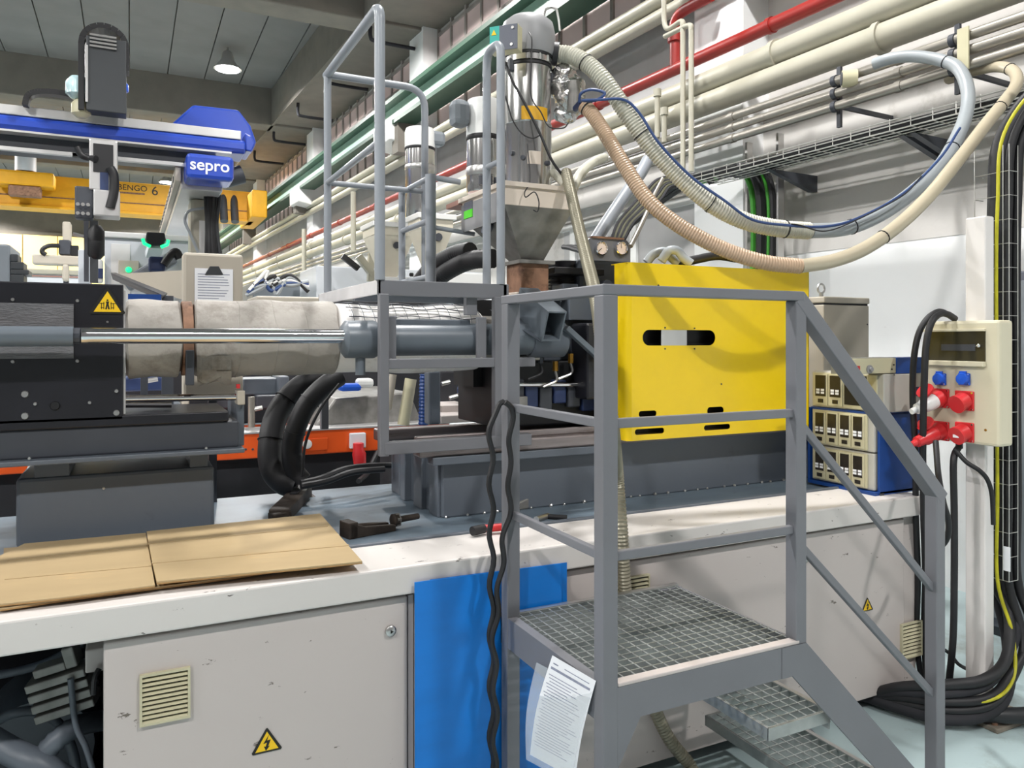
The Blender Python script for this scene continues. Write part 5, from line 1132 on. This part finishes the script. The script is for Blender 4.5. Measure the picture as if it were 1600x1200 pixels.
for k in range(6): MB().cyl((p.x-.15+.03*(k % 3), RY-.32, zg+.03+.06*(k//3)), (p.x-.15+.03*(k % 3), RY-.34, zg+.03+.06*(k//3)), .012, n=8).build('connector', 'zinc', rb)
MB().bar(Rp(135, 345), Rp(135, 440), .03, .03).build('gripper_rod', 'machine_dark', rb); MB().bar(Rp(147, 345), Rp(147, 442), .05, .05).build('gripper_mast', 'arm_black', rb)
MB().lathe([(.03, 0), (.055, .03), (.055, .2), (.03, .24)], Rp(150, 405), 14).build('gripper_drum', 'black', rb, smooth=True)
MB().cyl(Rp(114, 365), Rp(140, 372), .012).build('sensor_arm', 'zinc', rb)
# cables hanging on the pillar
for k in range(5):
    u = 322+k*4.5
    tag(MB().tube([Rp(u, 283, 6.4), Rp(u-1+k, 310, 6.38), Rp(u+1-k*.5, 350, 6.38), Rp(u+k, 400, 6.38)], .025 if k in (1, 2) else .013, 8).build('robot_cable', 'black' if k != 4 else 'hose_dark', smooth=True), ['leftmost', 'second', 'middle', 'fourth', 'rightmost'][k]+' black cable hanging beside the robot pillar', 'cable', 'cables on the robot pillar')
tag(MB().tube([Rp(318, 325, 6.4), Rp(295, 330, 6.38), Rp(289, 345, 6.38), Rp(297, 365, 6.38), Rp(310, 395, 6.38)], .011, 8).build('robot_cable', 'hose_grey', smooth=True), 'thin grey cable looping on the robot pillar', 'cable', 'cables on the robot pillar')
# ------------------------------------------------------------------ board with clipboard
CY = 3.38
a = at(286, 470, Y=CY); bq = at(380, 398, Y=CY)
t = thing('display_board', 'pale grey board standing behind the barrel', 'board', ((a.x+bq.x)/2, CY, .9))
B('board', 'cabinet_beige', (a.x, CY, 1.3, bq.x, CY+.1, bq.z), t, bevel=.012); B('stand', 'machine_dark', (a.x+.1, CY+.03, .874, bq.x-.1, CY+.07, 1.3), t)
c = at(334, 420, Y=CY-.004); d = at(304, 471, Y=CY-.004); e = at(364, 421, Y=CY-.004)
t = thing('clipboard', 'white printed form under a black clip on the pale board', 'clipboard', (c.x, CY-.005, d.z))
B('paper', 'paper', (d.x, CY-.006, d.z-.03, e.x, CY-.004, e.z), t)
b = MB()
for k in range(12): 
    z = e.z-.025-k*.011; b.box(d.x+.012, CY-.0068, z, e.x-.012-.05*random.random(), CY-.0062, z+.003)
b.build('print', 'print', t)
MB().prism([at(u, v, Y=CY-.012) for u, v in ((320, 429), (349, 429), (342, 416), (328, 416))], (0, .012, 0)).build('clip', 'arm_black', t, bevel=.002)
# grey chute tray and blue pan behind the barrel
CH = 4.4
t0 = t = thing('sheet_chute', 'bent grey sheet metal chute behind the barrel', 'chute', at(240, 450, Y=CH))
MB().prism([at(u, v, Y=CH) for u, v in ((173, 426), (181, 426), (262, 458), (256, 462))], (0, .5, 0)).build('lip', 'hopper_grey', t)
MB().prism([at(u, v, Y=CH+.3) for u, v in ((183, 428), (290, 422), (290, 470), (258, 460))], (0, .01, 0)).build('sheet', 'cabinet_beige', t)
t = thing('parts_pan', 'blue rim of a parts pan behind the barrel', 'pan', (at(226, 464, Y=4.2).x, 4.35, 0)); B('stand', 'machine_dark', (at(220, 464, Y=4.2).x, 4.3, 0, at(232, 464, Y=4.2).x, 4.36, at(200, 468, Y=4.2).z-.03), t); B('pan', 'rack_blue', (at(200, 464, Y=4.2).x, 4.2, at(200, 468, Y=4.2).z-.04, at(252, 464, Y=4.2).x, 4.5, at(200, 459, Y=4.2).z), t)
q = at(262, 462, Y=CH+.3); B('stand', 'machine_dark', (q.x-.03, CH+.3, 0, q.x+.03, CH+.34, q.z), t0)
# robot control cabinets
KY = 7.5
a = at(163, 440, Y=KY); bq = at(300, 378, Y=KY)
t = thing('robot_guard', 'white guard cabinet of the next machine behind the black plate', 'cabinet', ((a.x+bq.x)/2, KY, 0))
B('body', 'robot_cabinet', (a.x, KY, 0, bq.x, KY+.8, bq.z), t, bevel=.01); B('top_cap', 'drum_white', (a.x-.03, KY-.03, bq.z, bq.x+.03, KY+.83, bq.z+.05), t, bevel=.01)
B('door_panel', 'drum_white', (a.x+.05, KY-.01, 1.2, a.x+.2, KY, bq.z-.05), t, bevel=.003)
q = at(201, 422, Y=KY-.05); B('signal_box', 'cabinet_beige', (q.x-.08, KY-.08, q.z-.1, q.x+.08, KY, q.z+.08), t, bevel=.005); MB().sphere((q.x, KY-.085, q.z), .025, 8).build('signal_lamp', 'led_green', t, smooth=True)
q = at(243, 375, Y=KY-.2)
t = thing('safety_scanner', 'black scanner with glowing green corners on the white cabinet', 'scanner', (q.x, q.y, q.z-.1))
MB().prism([q+Vector((x, -.05, z)) for x, z in ((-.07, .06), (.07, .06), (.08, .0), (.06, -.05), (-.06, -.05), (-.08, 0))], (0, .1, 0)).build('head', 'black', t, bevel=.01)
for sx in (-1, 1): MB().path([q+Vector((sx*.10, -.05, -.0)), q+Vector((sx*.09, -.05, -.04)), q+Vector((sx*.04, -.05, -.065))], .014, 8).build('light_bar', 'led_green', t, smooth=True)
MB().bar(q+Vector((0, .05, -.05)), q+Vector((-.02, .12, -.13)), .12, .05).build('arm', 'robot_cabinet', t)
t = thing('hinged_machine_arm', 'blue-grey hinged arm and cables of the next machine', 'machine arm', at(240, 420, Y=7.2))
MB().bar(at(196, 446, Y=7.2), at(272, 402, Y=7.2), .14, .12).build('arm', 'shutter_grey', t, bevel=.02)
B('valve_unit', 'blue_dark', (at(232, 425, Y=7.1).x, 7.0, at(232, 425, Y=7.1).z, at(258, 405, Y=7.1).x, 7.15, at(258, 403, Y=7.1).z), t, bevel=.02)
MB().tube([at(256, 414, Y=7.0), at(266, 400, Y=7), at(275, 394, Y=7), at(281, 404, Y=7)], .035, 10).build('hose', 'black', t, smooth=True)
B('conveyor_edge', 'red_dark', (at(235, 422, Y=7).x, 7.0, at(235, 424, Y=7).z, 1.4, 7.1, at(235, 418, Y=7).z), t) if 'red_dark' in MATS else None
# distant small linear robot before the lit window
DY = 12.
D = lambda u, v, y=DY: at(u, v, Y=y)
t = thing('small_robot', 'beige small linear robot silhouetted before the lit window', 'robot', D(103, 440))
B('crossbar', 'cabinet_beige', (D(50, 0).x, DY, D(50, 412).z, D(124, 0).x, DY+.25, D(50, 397).z), t, bevel=.02)
B('mast', 'cabinet_beige', (D(97, 0).x, DY+.05, D(97, 398).z, D(110, 0).x, DY+.3, D(97, 345).z), t, bevel=.02); B('drive', 'machine_dark', (D(91, 0).x, DY+.02, D(91, 397).z, D(110, 0).x, DY+.2, D(97, 374).z), t, bevel=.02)
B('motor', 'black', (D(110, 0).x, DY+.05, D(91, 397).z, D(122, 0).x, DY+.2, D(97, 382).z), t)
B('arm', 'cabinet_beige', (D(97, 0).x, DY-.03, D(97, 440).z, D(108, 0).x, DY+.1, D(97, 412).z), t, bevel=.05)
B('column', 'machine_dark', (D(98, 0).x, DY+.1, 0, D(106, 0).x, DY+.25, D(97, 412).z), t)
MB().tube([D(92, 384), D(78, 384), D(68, 388), D(66, 394), D(72, 398)], .03, 8).build('cable_loop', 'black', t, smooth=True)
t = thing('far_machine', 'dark green-grey machine end at the far left edge', 'machine', D(0, 442, 9.))
B('body', 'shutter_grey', (-4, 9, 0, D(16, 0, 9.).x, 9.8, D(0, 381, 9.).z), t, bevel=.02)
for k, (u0, u1, v0, v1) in enumerate(((16, 28, 396, 408), (16, 37, 408, 420), (16, 45, 420, 428), (16, 37, 428, 441))): B('module', 'arm_black', (D(u0, 0, 9.).x, 9.0, D(0, v1, 9.).z, D(u1, 0, 9.).x, 9.3, D(0, v0, 9.).z), t, bevel=.01)
t = thing('far_bench', 'pale low machine bench under the lit window', 'bench', (D(80, 430, 14.).x, 14, 0)); B('top', 'cream_pipe', (D(30, 0, 14.).x, 14, D(60, 428, 14.).z, D(125, 0, 14.).x, 15, D(60, 420, 14.).z), t, bevel=.02)
B('side', 'robot_cabinet', (D(37, 0, 14.).x, 14.05, 0, D(124, 0, 14.).x, 14.9, D(60, 428, 14.).z), t); B('stripe', 'tray_brown', (D(37, 0, 14.).x, 14.03, D(60, 432, 14.).z, D(124, 0, 14.).x, 14.05, D(60, 430, 14.).z), t)
t = thing('white_panel', 'white guard panel next to the gripper mast', 'panel', D(130, 440, 8.)); B('panel', 'robot_cabinet', (D(122, 0, 8.).x, 8, 0, D(141, 0, 8.).x, 8.1, D(130, 390, 8.).z), t, bevel=.01)
t = thing('bottle', 'blue and white bottle-like canister between the cabinets', 'canister', D(155, 440, 7.4)); B('body', 'drum_white', (D(149, 0, 7.4).x, 7.4, D(149, 442, 7.4).z, D(161, 0, 7.4).x, 7.5, D(149, 404, 7.4).z), t, bevel=.02); B('band', 'blue_dark', (D(152, 0, 7.4).x, 7.39, D(0, 430, 7.4).z, D(161, 0, 7.4).x, 7.4, D(0, 414, 7.4).z), t)

# ------------------------------------------------------------------ next machine row behind the bed
OY = 5.0
o = thing('orange_machine_frame', 'orange machine frame with lid and socket behind the deck', 'machine frame', (1, OY, 0))
z0, z1 = at(450, 713, Y=OY).z, at(450, 674, Y=OY).z
B('beam', 'orange', (-3, OY, z0, 2.0, OY+.5, z1), o, bevel=.008); B('top_strip', 'alu', (-3, OY-.005, z1-.004, 2.0, OY+.3, z1+.006), o)
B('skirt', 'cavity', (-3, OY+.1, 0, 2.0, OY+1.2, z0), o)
a = at(425, 708, Y=OY-.001); bq = at(512, 684, Y=OY-.001); B('lid', 'orange', (a.x, OY-.006, a.z, bq.x, OY, bq.z), o, bevel=.002); 
c = at(480, 694, Y=OY-.006); MB().lathe([(.03, 0), (.03, -.006), (.024, -.008), (.001, -.008)], c, 18, axis='y').build('dial', 'drum_white', o, smooth=True)
for u, v in ((371, 705), (395, 702), (384, 702)): bolt(o, at(u, v, Y=OY), (0, -1, 0), .008, .004, 'machine_dark')
c = at(558, 688, Y=OY-.01); s = B('socket', 'robot_cabinet', (c.x-.052, OY-.04, c.z-.05, c.x+.052, OY, c.z+.05), o, bevel=.006)
c2 = at(560, 702, Y=OY-.07); MB().path([c2+Vector((0, 0, .04)), c2+Vector((0, 0, 0)), c2+Vector((.005, 0, -.03)), c2+Vector((.01, 0, -.1))], [.035, .035, .045, .04], 16).build('plug', 'socket_red', s, smooth=True)
tag(MB().tube([at(590, 706, Y=4.9), at(582, 722, Y=4.85), at(574, 740, Y=4.8), at(560, 752, Y=4.6)], .016, 8).build('plug_cable', 'rubber', smooth=True), 'black cable sloping down from the orange frame', 'cable')
# grey slanted cover, dark clutter units on top of it
o = thing('slanted_cover', 'pale grey slanted machine cover above the orange frame', 'cover', at(545, 668, Y=5.3))
MB().prism([at(u, v, Y=5.2) for u, v in ((490, 668), (524, 622), (640, 612), (660, 660))], (0, .8, 0)).build('cover', 'hopper_grey', o, bevel=.015)
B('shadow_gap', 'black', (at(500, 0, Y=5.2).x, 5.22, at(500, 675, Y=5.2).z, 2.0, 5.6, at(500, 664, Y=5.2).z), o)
o = thing('rear_hydraulics', 'dark blue and black hydraulic units under the barrel', 'hydraulic unit', (.6, 5.4, 1.0))
def cu(nm, m, u0, u1, v0, v1, y, dy=.3, bev=.01): return B(nm, m, (at(u0, v0, Y=y).x, y, at(u0, v1, Y=y).z, at(u1, v0, Y=y).x, y+dy, at(u0, v0, Y=y).z), o, bevel=bev)
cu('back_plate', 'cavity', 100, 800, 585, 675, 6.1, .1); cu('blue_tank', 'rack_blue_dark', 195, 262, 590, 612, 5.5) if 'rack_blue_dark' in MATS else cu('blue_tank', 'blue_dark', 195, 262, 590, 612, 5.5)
cu('duct', 'machine_grey', 380, 435, 592, 618, 5.6); cu('duct', 'machine_dark', 400, 445, 618, 640, 5.5); cu('post', 'machine_grey', 436, 452, 588, 676, 5.5)
cu('manifold', 'machine_dark', 330, 372, 602, 640, 5.5); cu('white_pipe', 'drum_white', 190, 265, 628, 636, 5.4); cu('valve_body', 'cabinet_beige', 284, 296, 626, 642, 5.35); cu('valve_body', 'machine_grey', 270, 283, 630, 642, 5.35)
for u, v in ((230, 595), (308, 600), (345, 600), (350, 606), (412, 665), (420, 660), (455, 655), (460, 665), (470, 648), (395, 640), (455, 640)):
    p = at(u, v, Y=5.3); MB().cyl(p, p+Vector((.06, 0, .01)), .015, n=8).build('fitting', 'zinc', o, smooth=True)
p0, p1 = at(393, 676, Y=5.3), at(393, 620, Y=5.3); MB().cyl(p0, p1, .022).build('strut', 'steel_pipe', o, smooth=True)
cu('blue_bag', 'socket_blue', 532, 566, 600, 612, 5.1, .1, .02); cu('white_bundle', 'drum_white', 560, 585, 592, 606, 5.1, .1, .02)
# between the legs of the raised platform
o = thing('rear_pump_unit', 'cream cylinder, blue ribbed hose and grey post under the raised platform', 'pump unit', (1.4, 4.2, 1.0))
MB().cyl(at(630, 664, Y=4.3), at(642, 592, Y=4.3), .035).build('cream_cylinder', 'cream', o, smooth=True); MB().cyl(at(606, 640, Y=4.3), at(614, 585, Y=4.3), .022).build('glass_column', 'cabinet_beige', o, smooth=True)
MB().hose([at(662, 664, Y=4.2), at(663, 620, Y=4.2), at(664, 585, Y=4.2)], .03, .02, .08).build('ribbed_hose', 'rack_blue', o, smooth=True)
B('pedestal', 'cavity', (1.38, 4.25, 0, 1.72, 4.6, .99), o)
cu('grey_post', 'machine_grey', 670, 689, 580, 664, 4.0, .08); cu('dark_tank', 'cavity', 688, 800, 580, 640, 4.6, .3); cu('white_ledge', 'cover_white', 690, 770, 650, 662, 4.1, .3, .004); cu('white_step', 'cover_white', 690, 740, 634, 645, 4.3, .3, .004); cu('valve', 'blue_dark', 732, 756, 605, 625, 4.2, .2, .02)
for u, v in ((732, 600), (702, 622), (716, 617), (722, 632), (690, 600), (745, 598)):
    p = at(u, v, Y=4.1); MB().cyl(p, p+Vector((.05, .0, .012)), .012, n=8).build('fitting', 'zinc', o, smooth=True)
# ------------------------------------------------------------------ hoppers and dryers of the other machines along the wall
def dryer(label, u, vt, vl, vb, d, wpx, grey=True):
    c = at(u, vb, d=d); r = wpx/2*d/F; zt_, zl = at(u, vt, d=d).z, at(u, vl, d=d).z
    t = thing('dryer_hopper', label, 'dryer', c, 'dryers of the other machines')
    MB().lathe([(r*.97, c.z), (r, c.z+.01), (r, zl)], (c.x, c.y, 0), 28).build('drum', 'stainless', t, smooth=True)
    MB().lathe([(r, zl), (r*1.04, zl+.006), (r*1.04, zl+.02), (r, zl+.026)], (c.x, c.y, 0), 28).build('seal', 'rubber', t, smooth=True)
    MB().lathe([(r*1.02, zl+.02), (r*1.02, zt_-r*.35), (r*.93, zt_-r*.08), (r*.7, zt_), (.001, zt_+.01)], (c.x, c.y, 0), 28).build('lid', 'drum_white', t, smooth=True)
    MB().lathe([(r*1.01, zl-.16), (r*1.03, zl-.155), (r*1.03, zl-.125), (r*1.01, zl-.12)], (c.x, c.y, 0), 28).build('clamp_band', 'zinc', t, smooth=True)
    B('motor_box', 'shutter_grey', (c.x+r*.55 if not grey else c.x-r*2.1, c.y-r*.6, zl+.05, c.x+r*1.7 if not grey else c.x-r*1.0, c.y+r*.5, zt_-.02), t, bevel=.03)
    for k in range(3): MB().cyl((c.x-r*.6+k*r*.5, c.y-r*1.0, c.z+.02), (c.x-r*.6+k*r*.5, c.y-r*1.0, c.z+.06), .014, n=8).build('clasp', 'machine_dark', t)
    return t
dryer('white topped steel dryer just left of the loader', 756, 156, 222, 302, 3.51, 54)
dryer('white topped steel dryer behind the platform handrail', 656, 200, 236, 345, 6.2, 46, False)
def far_hopper(label, u0, u1, v0, v1, v2, d):
    c = at((u0+u1)/2, v1, d=d); hw = (u1-u0)/2*d/F; z0, z1, z2 = at(0, v0, d=d).z, at(0, v1, d=d).z, at(0, v2, d=d).z
    t = thing('feed_hopper', label, 'hopper', (c.x, c.y, z2), 'cream hoppers of the other machines')
    B('box', 'tray_white', (c.x-hw, c.y-hw, z1, c.x+hw, c.y+hw, z0-.03), t, bevel=.004); B('rim', 'drum_white', (c.x-hw-.02, c.y-hw-.02, z0-.04, c.x+hw+.02, c.y+hw+.02, z0), t, bevel=.004)
    MB().frustum((c.x-hw*.3, c.y-hw*.3, c.x+hw*.3, c.y+hw*.3), z2, (c.x-hw*.97, c.y-hw*.97, c.x+hw*.97, c.y+hw*.97), z1).build('cone', 'tray_white', t)
    MB().cyl((c.x+.02, c.y-hw*.95, (z1+z2)/2+.1), (c.x+.02, c.y-hw*.5, (z1+z2)/2+.1), .03, n=14).build('sight_port', 'machine_dark', t, smooth=True)
    B('base', 'robot_cabinet', (c.x-hw*.4, c.y-hw*.4, z2-.12, c.x+hw*.4, c.y+hw*.4, z2), t, bevel=.004)
mat('tray_white', '#d3ccbb', .5, var=.05)
far_hopper('nearer cream feed hopper behind the thick handrail post', 645, 700, 338, 362, 425, 5.9)
far_hopper('farther cream feed hopper left of the thick handrail post', 575, 640, 352, 372, 435, 6.9)
# machine bodies behind the platform
o = thing('rear_machine', 'grey and white machine row receding behind the raised platform', 'machine', (2.2, 7, 0))
cu('body', 'robot_cabinet', 494, 760, 415, 470, 7.5, .8); cu('body', 'shutter_grey', 395, 500, 440, 470, 8.5, .8); cu('body', 'cabinet_beige', 400, 530, 462, 475, 4.8, .4); cu('panel', 'drum_white', 600, 660, 432, 452, 6.4, .2); cu('panel', 'drum_white', 700, 760, 425, 452, 5.6, .2); cu('handle', 'black', 640, 647, 426, 432, 6.38, .02)
MB().bar(at(560, 400, Y=7.), at(590, 440, Y=7.), .06, .06).build('strut', 'cream_pipe', o); MB().bar(at(580, 395, Y=7.), at(578, 440, Y=7.), .05, .05).build('strut', 'cream_pipe', o)
MB().bar(at(535, 400, Y=7.2), at(560, 420, Y=7.2), .05, .05).build('clamp_arm', 'black', o)
for k in range(5):
    pts = [at(384+k*3, 462-k*4, Y=5.3), at(405+6*k, 452-7*((k*2) % 5), Y=5.3), at(432-8*(k % 3), 436+6*((k*3) % 5), Y=5.3), at(452, 446-4*k, Y=5.3), at(482, 440+4*k, Y=5.3)]
    tag(MB().tube(pts, .014, 8).build('air_hose', ['hose_grey', 'cable_blue', 'drum_white', 'hose_grey', 'rubber'][k], smooth=True), ['upper grey', 'blue', 'white', 'lower grey', 'black'][k]+' air hose tangled beside the pale board', 'hose', 'tangled air hoses')
# block bodies on the floor under everything far away
for y, lb in ((10.2, 'long low grey machine bed of the third row'), (16.5, 'long low grey machine bed of the fourth row')):
    t = thing('far_machine_bed', lb, 'machine bed', (0, y, 0)); B('bed', 'shutter_grey', (-5, y, 0, 2.2, y+1.2, 1.0), t, bevel=.02); B('cover', 'robot_cabinet', (-3, y+.1, 1.0, 1.8, y+1.1, 1.75), t, bevel=.03)
